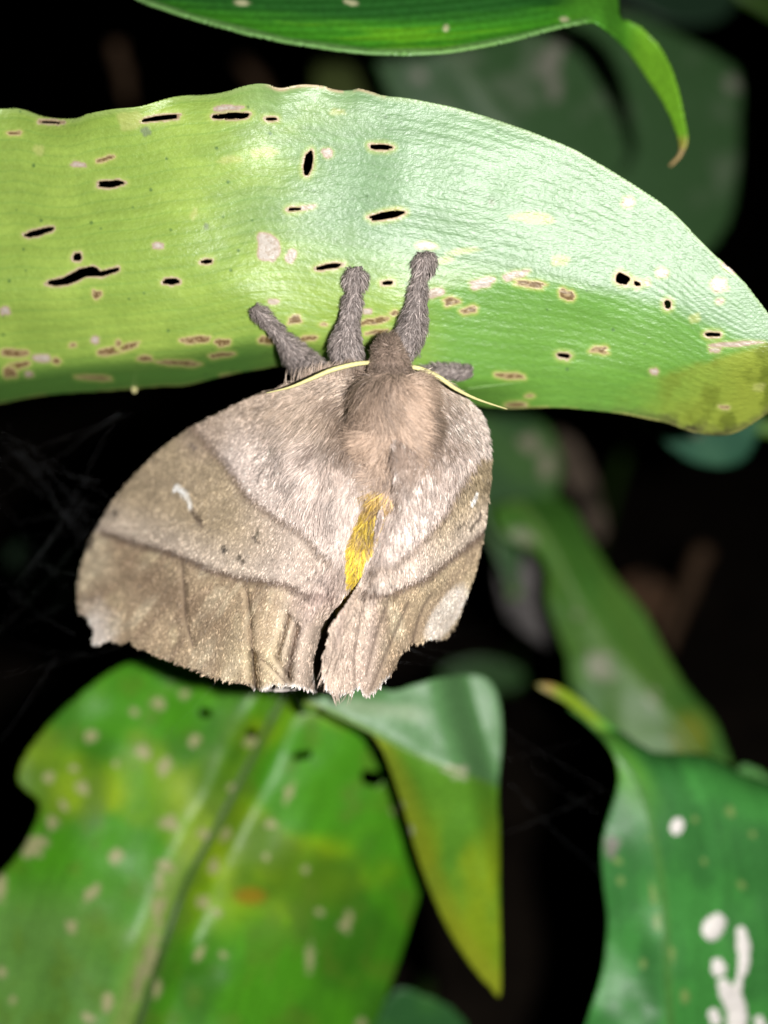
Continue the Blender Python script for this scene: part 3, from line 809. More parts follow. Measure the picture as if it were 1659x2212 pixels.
# --- small dim leaves further off
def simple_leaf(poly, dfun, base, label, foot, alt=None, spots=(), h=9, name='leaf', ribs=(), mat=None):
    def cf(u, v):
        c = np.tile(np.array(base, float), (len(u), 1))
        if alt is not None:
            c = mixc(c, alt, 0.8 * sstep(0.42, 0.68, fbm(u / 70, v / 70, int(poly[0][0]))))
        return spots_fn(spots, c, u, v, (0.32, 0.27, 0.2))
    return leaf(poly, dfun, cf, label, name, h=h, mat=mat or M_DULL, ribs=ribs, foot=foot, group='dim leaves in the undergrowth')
simple_leaf([(1030, 860), (1120, 880), (1190, 930), (1215, 1010), (1190, 1100), (1130, 1200), (1110, 1280), (1070, 1200), (1020, 1050)], plane(1120, 1000, 17, 0.4, -0.2), (0.035, 0.10, 0.025),
            'small dark leaf with ochre stains hidden behind the moth wing edge', ((1110, 1275), (8, 40, -1)), (0.06, 0.15, 0.03), [(1145, 960, 22, 18, 0), (1180, 1000, 16, 26, 0)])
simple_leaf([(1380, 880), (1430, 950), (1490, 995), (1560, 1008), (1610, 990), (1640, 930), (1620, 860), (1500, 840)], plane(1500, 930, 11, 0.2, 0.2), (0.03, 0.11, 0.06),
            'small blue-green leaf peeping out under the yellowed end of the chewed leaf', ((1635, 920), (75, 45, -1)), (0.05, 0.15, 0.08), [(1500, 930, 14, 10, 0)])
simple_leaf([(1590, 1660), (1625, 1655), (1680, 1690), (1780, 1760), (1800, 1900), (1720, 1960), (1640, 1800), (1600, 1720)], plane(1660, 1720, 8.5, -0.3, 0.1), (0.05, 0.20, 0.035),
            'narrow green leaf edge tucked behind the wavy leaf with droppings', ((1780, 1850), (20, 20, -1)), (0.08, 0.27, 0.04))
simple_leaf([(850, 2140), (920, 2150), (990, 2190), (1020, 2260), (960, 2340), (840, 2330), (800, 2240)], plane(900, 2200, 9, 0.2, 0.2), (0.03, 0.12, 0.03),
            'dim green leaf corner low between the spotted leaf and the folded leaf', ((900, 2330), (2, 18, -1)), (0.05, 0.18, 0.03))
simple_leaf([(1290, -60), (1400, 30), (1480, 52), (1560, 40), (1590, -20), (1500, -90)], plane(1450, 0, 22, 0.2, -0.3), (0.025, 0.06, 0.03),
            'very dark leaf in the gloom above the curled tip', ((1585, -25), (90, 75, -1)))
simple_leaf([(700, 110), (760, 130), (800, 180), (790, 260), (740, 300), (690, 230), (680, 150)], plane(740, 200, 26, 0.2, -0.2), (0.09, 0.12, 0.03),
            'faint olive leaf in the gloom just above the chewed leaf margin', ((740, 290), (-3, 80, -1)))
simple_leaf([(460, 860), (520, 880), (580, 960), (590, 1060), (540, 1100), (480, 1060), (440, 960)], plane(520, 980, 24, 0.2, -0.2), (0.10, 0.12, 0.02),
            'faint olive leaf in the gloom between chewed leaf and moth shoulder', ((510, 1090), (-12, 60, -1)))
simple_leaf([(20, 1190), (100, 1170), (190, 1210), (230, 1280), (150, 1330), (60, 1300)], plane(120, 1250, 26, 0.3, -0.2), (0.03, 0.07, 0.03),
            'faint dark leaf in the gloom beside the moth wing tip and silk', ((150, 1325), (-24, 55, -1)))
simple_leaf([(960, 1440), (1050, 1420), (1130, 1450), (1120, 1490), (1040, 1510), (960, 1500)], plane(1050, 1460, 22, 0.1, 0.3), (0.025, 0.08, 0.015),
            'small dim green leaf behind the glossy folded leaf', ((1100, 1490), (5, 40, -1)))

# --- dead leaves and twigs lying in the dark
def dead_leaf(poly, dfun, base, label):
    def cf(u, v):
        c = np.tile(np.array(base, float), (len(u), 1))
        return mixc(c, np.array(base) * 0.35, sstep(0.4, 0.7, fbm(u / 40, v / 40, int(poly[0][0]), 4)))
    return leaf(poly, dfun, cf, label, 'dead_leaf', h=7, mat=M_DEAD, cat='dead leaf', group='dead leaves in the undergrowth')
dead_leaf([(1075, 1215), (1130, 1195), (1180, 1250), (1215, 1330), (1205, 1400), (1150, 1380), (1090, 1320)], lambda u, v: 18 + 1.2 * (fbm(u / 60, v / 60, 2) - 0.5) + (v - 1300) * CM * 0.3, (0.17, 0.155, 0.15),
          'crumpled grey dead leaf in the dark beside the long drooping leaf')
dead_leaf([(1200, 930), (1250, 960), (1290, 1050), (1310, 1150), (1280, 1160), (1240, 1070), (1200, 1000)], lambda u, v: 24 + 1.5 * (fbm(u / 50, v / 50, 4) - 0.5), (0.12, 0.09, 0.065),
          'brown dead leaf in the dark above the long drooping leaf')
dead_leaf([(1340, 1260), (1400, 1235), (1450, 1280), (1420, 1360), (1370, 1330)], lambda u, v: 28 + 1.5 * (fbm(u / 50, v / 50, 6) - 0.5), (0.10, 0.055, 0.03),
          'small dark russet dead leaf on the soil beyond the long drooping leaf')
dead_leaf([(330, -10), (390, 10), (420, 50), (380, 60), (320, 30)], lambda u, v: 12 + 1.0 * (fbm(u / 50, v / 50, 7) - 0.5), (0.17, 0.10, 0.05),
          'brown dead leaf scrap under the edge of the curling leaf')
def twig(a, b, r, label):
    t = np.linspace(0, 1, 16)
    uu = a[0] + (b[0] - a[0]) * t + 10 * (vnoise(t * 5, t * 0, 3) - .5); vv = a[1] + (b[1] - a[1]) * t; dd = a[2] + (b[2] - a[2]) * t
    V, F = tube(P(uu, vv, dd), np.linspace(r, r * 0.6, 16) * (0.9 + 0.2 * rng.random(16)), 8)
    o = mesh_obj('twig', V, F, M_TWIG)
    o['label'] = label; o['category'] = 'twig'; o['group'] = 'twigs in the undergrowth'
twig((1520, 1190, 30), (1440, 1400, 27), 0.45, 'brown twig leaning in the dark beyond the long drooping leaf')
twig((250, 90, 30), (290, 260, 32), 0.35, 'faint twig in the gloom above the chewed leaf')
twig((520, 120, 34), (610, 260, 36), 0.4, 'thin pale twig in the gloom under the curling leaf')

# ================================================================ the moth
MB_ = P(840.0, 900.0, -1.0)
moth = empty('moth', MB_, 'large furry brown moth hanging from the chewed leaf, wings folded like a tent', 'moth')

def ridge_x(v):
    return np.interp(v, [760, 850, 950, 1050, 1150, 1250, 1350, 1500], [838, 845, 850, 838, 805, 770, 725, 700])

LW = [(700, 806), (660, 818), (600, 838), (560, 850), (520, 868), (480, 888), (440, 908), (400, 930), (360, 960), (330, 985), (300, 1015), (270, 1050), (240, 1090), (215, 1130), (195, 1170),
      (180, 1210), (172, 1250), (170, 1290), (175, 1320), (188, 1328), (196, 1345), (205, 1360), (201, 1378), (204, 1389), (218, 1390), (240, 1382), (262, 1387), (277, 1386), (281, 1375), (287, 1392),
      (310, 1398), (330, 1408), (360, 1420), (400, 1438), (440, 1456), (480, 1467), (520, 1475), (540, 1480), (552, 1489), (572, 1485), (590, 1480), (612, 1484), (640, 1482), (662, 1488), (682, 1492),
      (684, 1474), (676, 1444), (681, 1412), (690, 1376), (704, 1345), (722, 1316), (736, 1298), (747, 1275), (757, 1250), (770, 1210), (790, 1160), (812, 1108), (826, 1060), (850, 1000), (852, 930), (840, 860), (790, 815)]
RW = [(850, 830), (875, 806), (900, 802), (930, 810), (965, 828), (1000, 853), (1030, 885), (1045, 920), (1055, 960), (1058, 1010), (1056, 1060), (1050, 1120), (1040, 1180), (1025, 1240), (1008, 1290), (1000, 1312), (987, 1345), (976, 1362), (962, 1374),
      (946, 1378), (930, 1374), (921, 1381), (906, 1386), (896, 1389), (888, 1387), (880, 1400), (867, 1408), (862, 1424), (850, 1446), (830, 1472), (812, 1492), (799, 1505), (784, 1502), (772, 1484), (764, 1494), (752, 1499), (736, 1499), (716, 1495), (703, 1482),
      (697, 1452), (697, 1420), (706, 1385), (716, 1350), (736, 1320), (756, 1290), (782, 1245), (797, 1210), (805, 1170), (812, 1130), (822, 1098), (843, 1070), (856, 1045), (850, 1000), (846, 920)]

def ragged(poly, amp, vmin, seed):
    p = smooth_line(poly, 6, True)
    q = np.roll(p, -1, 0) - np.roll(p, 1, 0)
    nn = np.stack([q[:, 1], -q[:, 0]], 1); nn /= np.linalg.norm(nn, axis=1)[:, None] + 1e-9
    k = np.arange(len(p))
    a = amp * (rng.random(len(p)) - 0.5) * 2 * (p[:, 1] > vmin)
    return p + nn * a[:, None]

def groove(u, v, line, w_, depth, d):
    q = np.stack([u, v], 1)
    dd, _, T = seg_near(q, smooth_line(line, 6), False)
    return d + depth * np.exp(-(dd / w_) ** 2) * sstep(0, 0.15, T)

CREASE_L = [([(395, 1210), (400, 1290), (404, 1340), (420, 1400)], 6, 0.05), ([(532, 1262), (540, 1330), (545, 1400), (547, 1440), (551, 1492)], 6, 0.14), ([(545, 1400), (549, 1450), (553, 1495)], 9, 0.42),
            ([(624, 1320), (612, 1370), (598, 1415)], 7, 0.30), ([(645, 1340), (632, 1390), (624, 1440), (622, 1462)], 8, 0.36), ([(596, 1418), (612, 1440), (628, 1470)], 7, 0.2),
            ([(560, 1420), (590, 1445), (620, 1480)], 5, 0.07)]
CREASE_R = [([(866, 845), (876, 888), (902, 932)], 15, 0.28), ([(790, 1280), (775, 1350), (765, 1420), (768, 1490)], 5, 0.06), ([(880, 1300), (850, 1370), (820, 1440), (800, 1490)], 8, 0.05), ([(930, 1280), (905, 1330), (890, 1385)], 8, 0.05), ([(840, 1290), (812, 1370), (790, 1460)], 7, 0.04)]

def d_lwing(u, v, fine=True):
    s = np.maximum(ridge_x(v) - u, -40)          # distance left of the ridge
    d = -1.25 + 0.34 * s * CM + 2.0 * (np.maximum(s, 0) / 600) ** 2.2
    d += 0.55 * np.exp(-((s - 5) / 40) ** 2) * sstep(1010, 1120, v)            # rolls in to the abdomen
    d += 0.55 * sstep(1000, 820, v)                                                   # shoulder falls back to the leaf
    d += 0.75 * sstep(1300, 1480, v) * sstep(90, 10, u - 640 + 50)*0
    gq = 0.95 * np.exp(-(((u - 706) - (1430 - v) * 0.13) / 26) ** 2) * sstep(1290, 1400, v)
    d += gq                                                                              # deep gutter under the other wing
    d += 0.20 * sstep(1380, 1495, v) * sstep(300, 600, u)
    # radial corrugation along the veins
    a = np.arctan2(v - 860, u - 830)
    r = np.hypot(u - 830, v - 860)
    d += 0.05 * np.cos(a * 21 + 3 * fbm(a * 3, r / 300, 5, 2)) * sstep(250, 520, r) * fbm(a * 6, r / 200, 15, 2)
    d += 0.22 * (fbm(u / 130, v / 130, 51, 2) - 0.5)
    d -= 0.10 * np.exp(-((u - 440 - (v - 930) * 0.2) / 60) ** 2) * sstep(1000, 900, v)
    if fine:
        for ln, w_, dp in CREASE_L:
            d = groove(u, v, ln, w_, dp, d)
        d += 0.02 * (fbm(u / 12, v / 12, 52, 3) - 0.5)
    return d

def d_rwing(u, v, fine=True):
    s = np.maximum(u - ridge_x(v), -40)
    d = -1.55 + 0.35 * s * CM + 2.3 * (np.maximum(s, 0) / 330) ** 2.0
    d += 0.50 * np.exp(-((s - 12) / 26) ** 2) * sstep(1010, 1100, v) * sstep(1330, 1250, v)
    d += 0.65 * sstep(1000, 820, v)
    d += 0.35 * sstep(1250, 1500, v)
    d += 0.16 * (fbm(u / 110, v / 130, 57, 2) - 0.5)
    a = np.arctan2(v - 860, u - 830)
    d += 0.04 * np.cos(a * 30) * sstep(250, 450, np.hypot(u - 830, v - 860))
    if fine:
        for ln, w_, dp in CREASE_R:
            d = groove(u, v, ln, w_, dp, d)
        d += 0.02 * (fbm(u / 12, v / 12, 58, 3) - 0.5)
    return d

def line_d(u, v, line):
    dd, q, T = seg_near(np.stack([u, v], 1), smooth_line(line, 8), False)
    return dd, T

ANT_L = [(412, 918), (440, 950), (488, 1004), (537, 1072), (596, 1118), (648, 1150), (690, 1190), (722, 1207), (760, 1225)]
POST_L = [(225, 1150), (270, 1165), (310, 1178), (360, 1190), (415, 1212), (450, 1230), (480, 1238), (520, 1250), (560, 1255), (610, 1262), (640, 1274), (680, 1283), (720, 1277)]
ANT_R = [(1034, 985), (1018, 1003), (985, 1055), (968, 1098), (937, 1136), (899, 1178), (850, 1205), (812, 1222)]
POST_R = [(1040, 1150), (1027, 1164), (985, 1198), (944, 1230), (916, 1252), (881, 1264), (840, 1277), (795, 1272)]

def wing_col(u, v, left):
    n = len(u)
    ANTl, POSTl = (ANT_L, POST_L) if left else (ANT_R, POST_R)
    a = np.array(ANTl, float); p = np.array(POSTl, float)
    if not left:
        a = a[::-1]; p = p[::-1]
    av = np.interp(u, a[:, 0], a[:, 1]); pv = np.interp(u, p[:, 0], p[:, 1])
    jit = 7 * (fbm(u / 12, v / 12, 81, 2) - 0.5)
    da, _ = line_d(u, v, ANTl); dp, _ = line_d(u, v, POSTl)
    inner = sstep(6, -6, v - av + jit) if left else sstep(6, -6, v - av + jit)
    if left:
        inner = inner * sstep(395, 440, u + (v - 930) * 0.2)
    outer = sstep(-5, 5, v - pv + jit)
    olive = np.array([0.34, 0.265, 0.175])
    c = np.tile(olive, (n, 1))
    # middle field pales towards the second line and the body
    c = mixc(c, (0.48, 0.395, 0.32), 0.85 * sstep(110, 10, pv - v) * (1 - outer))
    c = mixc(c, (0.50, 0.405, 0.345), 0.8 * sstep(480, 640, u) * (1 - outer) if left else 0.75 * sstep(960, 900, u) * (1 - outer))
    c = mixc(c, (0.54, 0.445, 0.39), inner)
    if left:
        c = mixc(c, (0.36, 0.275, 0.21), inner * 0.9 * sstep(1000, 880, v + (600 - u) * 0.12))        # darker shoulder
        c = mixc(c, (0.29, 0.22, 0.165), 0.7 * sstep(60, 10, u * 0 + (np.hypot((u - 440), (v - 935)) - 20)))
    else:
        c = mixc(c, (0.40, 0.32, 0.24), inner * 0.6 * sstep(900, 830, v))
    c = mixc(c, (0.15, 0.105, 0.075), 0.85 * np.exp(-((da - 3) / 6.5) ** 2) * (0.6 + 0.4 * fbm(u / 40, v / 40, 3)))
    # outer field
    oc = np.tile(np.array([0.36, 0.27, 0.175]), (n, 1))
    oc = mixc(oc, (0.48, 0.39, 0.25), 0.8 * sstep(0.42, 0.66, fbm(u / 55, v / 130, 83)))
    pa = np.arctan2(v - 800, u - 830); pr = np.hypot(u - 830, v - 800)
    oc = mixc(oc, (0.54, 0.445, 0.31), 0.75 * sstep(0.5, 0.72, fbm(pa * 28, pr / 90, 93, 3)))
    oc = mixc(oc, (0.23, 0.16, 0.105), 0.6 * sstep(0.52, 0.74, fbm(pa * 34 + 7, pr / 110, 94, 3)))
    oc = mixc(oc, (0.46, 0.36, 0.31), 0.7 * (sstep(570, 660, u) if left else sstep(850, 790, u)))
    if left:
        oc = mixc(oc, (0.22, 0.155, 0.10), 0.75 * np.exp(-((v - pv - 95 - (u - 400) * 0.25) / 45) ** 2) * sstep(230, 300, u) * sstep(560, 460, u))
        oc = mixc(oc, (0.42, 0.345, 0.24), 0.8 * sstep(270, 210, u) * sstep(1290, 1220, v))
        ap = sstep(60, 10, np.hypot((u - 205) * 0.9, (v - 1365) * 0.62) + 18 * (fbm(u / 20, v / 20, 9) - .5))
        oc = mixc(oc, (0.66, 0.58, 0.51), 0.95 * ap)
        rim = -1.0
    else:
        oc = mixc(oc, (0.47, 0.37, 0.235), 0.7 * sstep(860, 960, u))
        oc = mixc(oc, (0.24, 0.17, 0.115), 0.6 * np.exp(-((u - 925 + (v - 1330) * 0.7) / 26) ** 2))
        X = (u - 962) * 0.82 + (v - 1325) * 0.5; Y = -(u - 962) * 0.5 + (v - 1325) * 0.82
        ap = sstep(1.25, 0.85, np.hypot((u - 962 + (v - 1325) * 0.55) / 30, (v - 1322) / 60) + 0.2 * (fbm(u / 20, v / 20, 9) - .5))
        oc = mixc(oc, (0.68, 0.59, 0.50), 0.95 * ap)
    c = c * (1 - outer[:, None]) + oc * outer[:, None]
    c = mixc(c, (0.105, 0.068, 0.05), 0.95 * np.exp(-((dp - 0) / (7.0 + 3 * fbm(u / 50, v / 50, 5))) ** 2) * (0.86 + 0.14 * fbm(u / 30, v / 30, 4)))
    # mauve band beside the body
    if left:
        c = mixc(c, (0.30, 0.215, 0.185), 0.6 * np.exp(-((u - ridge_x(v) + 55) / 45) ** 2) * sstep(1190, 1240, v) * sstep(1340, 1290, v))
        marks = [([(384, 1053), (396, 1060), (403, 1068)], 6, (0.85, 0.83, 0.8)), ([(403, 1068), (410, 1080), (416, 1098)], 2.6, (0.8, 0.76, 0.7)), ([(418, 1102), (428, 1118), (440, 1134)], 5, (0.12, 0.085, 0.06)),
                 ([(248, 1103), (253, 1112)], 3.6, (0.05, 0.04, 0.03)), ([(203, 1160), (200, 1172), (199, 1184)], 4, (0.07, 0.05, 0.035)), ([(484, 1183), (488, 1190)], 5, (0.06, 0.05, 0.04)),
                 ([(518, 1202), (527, 1214)], 4, (0.10, 0.08, 0.06)), ([(546, 1155), (552, 1163), (560, 1172)], 3.5, (0.13, 0.10, 0.075)), ([(560, 1145), (556, 1158)], 2.5, (0.12, 0.1, 0.07)),
                 ([(417, 962), (424, 966)], 4, (0.16, 0.12, 0.1))]
        vein_creases = [ln for ln, _, _ in CREASE_L]
    else:
        marks = [([(1028, 1058), (1024, 1070), (1017, 1082)], 2.8, (0.8, 0.76, 0.7)), ([(1037, 1104), (1034, 1116), (1026, 1122)], 3.2, (0.08, 0.06, 0.045)), ([(1000, 1122), (985, 1140)], 2.6, (0.14, 0.11, 0.08)),
                 ([(1022, 1128), (1016, 1142)], 2.6, (0.14, 0.11, 0.08))]
        c = mixc(c, (0.19, 0.145, 0.085), 0.75 * sstep(975, 1030, u) * (1 - outer) * (1 - inner) * sstep(1110, 1040, v))
        vein_creases = [ln for ln, _, _ in CREASE_R]
    for ln in vein_creases:
        dd, T = line_d(u, v, ln)
        c = mixc(c, (0.09, 0.06, 0.045), 0.7 * np.exp(-(dd / 3.2) ** 2))  # dark vein lines, plus shade painted into the wing wrinkles
    # faint radial veins
    aa = np.arctan2(v - 860, u - 830); rr = np.hypot(u - 830, v - 860)
    c *= (1 + 0.06 * np.cos(aa * 21 + 3 * fbm(aa * 3, rr / 300, 5, 2)) * sstep(250, 450, rr))[:, None]
    for ln, w_, cc in marks:
        dd, T = line_d(u, v, ln)
        c = mixc(c, cc, 0.93 * sstep(w_ + 2, w_ - 1.5, dd + 1.5 * (vnoise(u / 4, v / 4, 3) - .5)))
    c *= (0.86 + 0.28 * fbm(u / 26, v / 26, 88, 4))[:, None]
    return c

def build_wing(poly, dfun, left, nhair, seed):
    pl = ragged(poly, 2.2, 1320, seed)
    uv, F = sheet(pl, [], 3.6)
    u, v = uv[:, 0], uv[:, 1]
    d = dfun(u, v)
    V = P(u, v, d)
    col = wing_col(u, v, left)
    rimd, _, _ = seg_near(uv, pl, True)
    fringe = sstep(6, 1, rimd) * (v > 1455) * (sstep(530, 560, u) if left else 1.0)
    col = mixc(col, (0.78, 0.74, 0.70), 0.85 * fringe * (0.4 + 0.6 * vnoise(u / 9, v / 9, 2)))
    o = mesh_obj('forewing', V, F, M_WING, moth, col=np.clip(col * 0.92, 0.01, 0.85))
    o['label'] = 'wide outspread tawny forewing' if left else 'narrow forewing seen at a slant, pale patch at its tip'
    solid(o, 0.03)
    N = vnormals(V, F)
    if (N @ -FWD).mean() < 0:
        N = -N
    fc = uv[F].mean(1)
    rr = np.hypot(fc[:, 0] - 835, fc[:, 1] - 880)
    sx = np.abs(fc[:, 0] - ridge_x(fc[:, 1]))
    near = np.clip(sstep(360, 120, rr) + sstep(130, 30, sx) * sstep(1360, 1230, fc[:, 1]), 0, 1)
    cre = np.zeros(len(F))
    for ln, cw, _ in (CREASE_L if left else CREASE_R):
        cdist, _ = line_d(fc[:, 0], fc[:, 1], ln)
        cre = np.maximum(cre, sstep(cw * 1.1, cw * 0.5, cdist))
    f, w4 = surf_sample(V, F, nhair, (1 + 0.6 * near) * (1 - 0.75 * cre))
    R = interp(V, F, f, w4); NN = interp(N, F, f, w4); UVr = interp(uv, F, f, w4)
    cc = wing_col(UVr[:, 0], UVr[:, 1], left)
    rd, _, _ = seg_near(UVr, pl, True)
    cc = mixc(cc, (0.78, 0.74, 0.70), 0.6 * sstep(8, 2, rd) * (UVr[:, 1] > 1455) * (sstep(530, 560, UVr[:, 0]) if left else 1.0))
    uu, vv = UVr[:, 0], UVr[:, 1]
    # lie of the scales: away from the body, turning down
    dx = uu - 840; dy = vv - 820
    ang = np.arctan2(dy, dx) + 0.55 * (rng.normal(0, 0.6, nhair)) + 0.8 * (fbm(uu / 45, vv / 45, seed) - 0.5)
    ddx = np.cos(ang); ddy = np.sin(ang) + 0.25
    dirs = ddx[:, None] * RT - ddy[:, None] * UP
    dirs -= (dirs * NN).sum(1)[:, None] * NN
    dirs /= np.linalg.norm(dirs, axis=1)[:, None] + 1e-9
    near_h = near[f]
    L = (0.06 + 0.06 * rng.random(nhair)) + near_h * (0.07 + 0.14 * rng.random(nhair))
    W = (0.018 + 0.016 * rng.random(nhair)) * (1 - 0.25 * near_h)
    lift = 0.25 + (0.55 + 0.3 * near_h) * rng.random(nhair)
    cc = cc * np.clip(rng.normal(1.0, 0.34, nhair) + 0.9 * (fbm(uu / 14, vv / 14, 19, 3) - 0.5) + 0.45 * (rng.random(nhair) < 0.06), 0.4, 1.9)[:, None]
    Vh, Fh, Ch = strands(R, dirs, NN, L, W, 2, 0.4, lift, np.clip(cc, 0.01, 0.85), 1.2, (0.055, 0.6))
    fz = mesh_obj('wing_fuzz', Vh, Fh, M_FUR, o, col=Ch, smooth=True)
    fz['kind'] = 'stuff'
    return o, pl, uv, V, F, N

lw_o, lw_pl, lw_uv, lwV, lwF, lwN = build_wing(LW, d_lwing, True, 64000, 5)
rw_o, rw_pl, rw_uv, rwV, rwF, rwN = build_wing(RW, d_rwing, False, 36000, 6)

# hind wing peeping out under the lower margin
HW = [(560, 1380), (545, 1470), (556, 1490), (600, 1494), (650, 1491), (690, 1496), (735, 1495), (740, 1400), (728, 1330), (690, 1330), (640, 1350)]
uvh, Fh_ = sheet(ragged(HW, 2.0, 1450, 9), [], 4)
def d_hw(u, v):
    return 0.35 + (640 - u) * CM * 0.3 + 0.1 * (fbm(u / 40, v / 40, 4) - 0.5)
ch = np.tile(np.array([0.15, 0.10, 0.075]), (len(uvh), 1)); ch = mixc(ch, (0.6, 0.55, 0.5), 0.8 * sstep(1478, 1494, uvh[:, 1]))
hw = mesh_obj('hindwing', P(uvh[:, 0], uvh[:, 1], d_hw(uvh[:, 0], uvh[:, 1])), Fh_, M_WING, moth, col=ch)
hw['label'] = 'hindwing margin peeping out under the forewing'
solid(hw, 0.03)

# body: head, thorax and abdomen, one skin
ax = smooth_line([(837, 744, -0.45, 10), (838, 754, -0.62, 19), (840, 778, -0.85, 27), (844, 808, -0.95, 37), (848, 860, -1.05, 57), (850, 920, -1.10, 60), (848, 980, -1.0, 52), (838, 1040, -0.78, 44), (815, 1110, -0.78, 46), (790, 1180, -0.80, 48), (772, 1240, -0.66, 42), (758, 1300, -0.25, 30), (745, 1345, 0.0, 14)], 5)
nr = 28
bc = P(ax[:, 0], ax[:, 1], ax[:, 2])
tn = np.gradient(bc, axis=0); tn /= np.linalg.norm(tn, axis=1)[:, None]
BV = []
for i in range(len(ax)):
    s_ = np.cross(tn[i], FWD); s_ /= np.linalg.norm(s_); b_ = np.cross(s_, tn[i])
    for k in range(nr):
        g = 2 * math.pi * k / nr
        BV.append(bc[i] + ax[i, 3] * CM * (math.cos(g) * s_ * 1.0 + math.sin(g) * b_ * (0.72 - 0.20 * math.exp(-((ax[i, 1] - 930) / 60) ** 2))))
BV = np.array(BV)
i0 = np.arange(len(ax) - 1)[:, None] * nr + np.arange(nr)[None]
i1 = np.arange(len(ax) - 1)[:, None] * nr + (np.arange(nr)[None] + 1) % nr
BF = np.stack([i0, i1, i1 + nr, i0 + nr], -1).reshape(-1, 4)
bu = np.repeat(ax[:, 0], nr); bvv = np.repeat(ax[:, 1], nr)
def body_col(vv, n):
    c = np.tile(np.array([0.21, 0.15, 0.11]), (n, 1))
    c = mixc(c, (0.135, 0.098, 0.076), sstep(850, 790, vv))
    c = mixc(c, (0.27, 0.195, 0.145), 0.6 * sstep(880, 940, vv))
    c = mixc(c, (0.36, 0.27, 0.21), 0.7 * sstep(950, 1020, vv))
    c = mixc(c, (0.50, 0.31, 0.022), sstep(1035, 1060, vv))
    return c
body = mesh_obj('body', BV, BF, M_SKIN, moth, col=body_col(bvv, len(BV)) * 0.7)
N = vnormals(BV, BF)
cen = np.repeat(bc, nr, 0)
if ((BV - cen) * N).sum(1).mean() < 0:
    N = -N
fcv = bvv[BF].mean(1); face_front = np.clip((N[BF].mean(1) @ -FWD) + 0.35, 0, 1)

def fur_patch(vlo, vhi, n, L0, L1, W0, W1, name, colf, lift, ang_jit=0.35, down=None, seed=1, clump=0.5):
    wgt = ((fcv > vlo) & (fcv < vhi)) * face_front
    f, w4 = surf_sample(BV, BF, n, wgt + 1e-9)
    R = interp(BV, BF, f, w4); NN = interp(N, BF, f, w4)
    NN /= np.linalg.norm(NN, axis=1)[:, None]
    vv = interp(bvv, BF, f, w4)
    # hair lies back along the body with tufts
    rel = R - interp(cen, BF, f, w4)
    sx = (rel @ RT)
    pu = (R @ RT) / CM; pv = (R @ UP) / CM
    cl = fbm(pu / 34, pv / 34, seed, 2) - 0.5
    ang = -math.pi / 2 + sx * 2.1 + cl * 3.0 * clump + rng.normal(0, ang_jit, n)
    dirs = np.cos(ang)[:, None] * RT + np.sin(ang)[:, None] * UP
    if down is not None:
        dirs = down(R, vv, dirs)
    dirs -= (dirs * NN).sum(1)[:, None] * NN * 0.7
    dirs /= np.linalg.norm(dirs, axis=1)[:, None] + 1e-9
    L = L0 + (L1 - L0) * rng.random(n); W = W0 + (W1 - W0) * rng.random(n)
    c = colf(vv, n) * np.clip(rng.normal(1.0, 0.25, n) + 2.2 * (fbm(pu / 30, pv / 55, seed + 3, 3) - 0.5), 0.3, 2.0)[:, None]
    Vh, Fh, Ch = strands(R, dirs, NN, L, W * 1.0, 4, 0.55, lift * (0.5 + rng.random(n)), np.clip(c, 0.01, 0.8), 1.6, (0.15, 0.6))
    o = mesh_obj(name, Vh, Fh, M_FUR, body, col=Ch)
    o['kind'] = 'stuff'
    return o

fur_patch(815, 1050, 19000, 0.40, 0.95, 0.010, 0.019, 'thorax_fur', body_col, 0.85, 0.6, seed=4, clump=1.5)
def head_dir(R, vv, dirs):
    t = sstep(790, 745, vv)[:, None]
    a = rng.normal(math.pi / 2, 0.9, len(R))
    upd = np.cos(a)[:, None] * RT + np.sin(a)[:, None] * UP
    return dirs * (1 - t) + upd * t
fur_patch(744, 830, 6200, 0.20, 0.48, 0.010, 0.018, 'head_fur', body_col, 1.0, 0.9, head_dir, 9, 0.4)
yf = fur_patch(1040, 1320, 4200, 0.14, 0.30, 0.012, 0.020, 'abdomen_fur', lambda vv, n: mixc(np.tile(np.array([0.50, 0.35, 0.035]), (n, 1)), (0.20, 0.125, 0.06), np.clip((rng.random(n) < 0.35) * 0.7 + 1.0 * np.exp(-((vv - 1090) / 30) ** 2) + 0.5 * np.exp(-((vv - 1165) / 14) ** 2), 0, 1)), 0.5, 0.35, None, 12, 0.5)
yf['label'] = 'golden yellow abdomen fur showing between the wings'

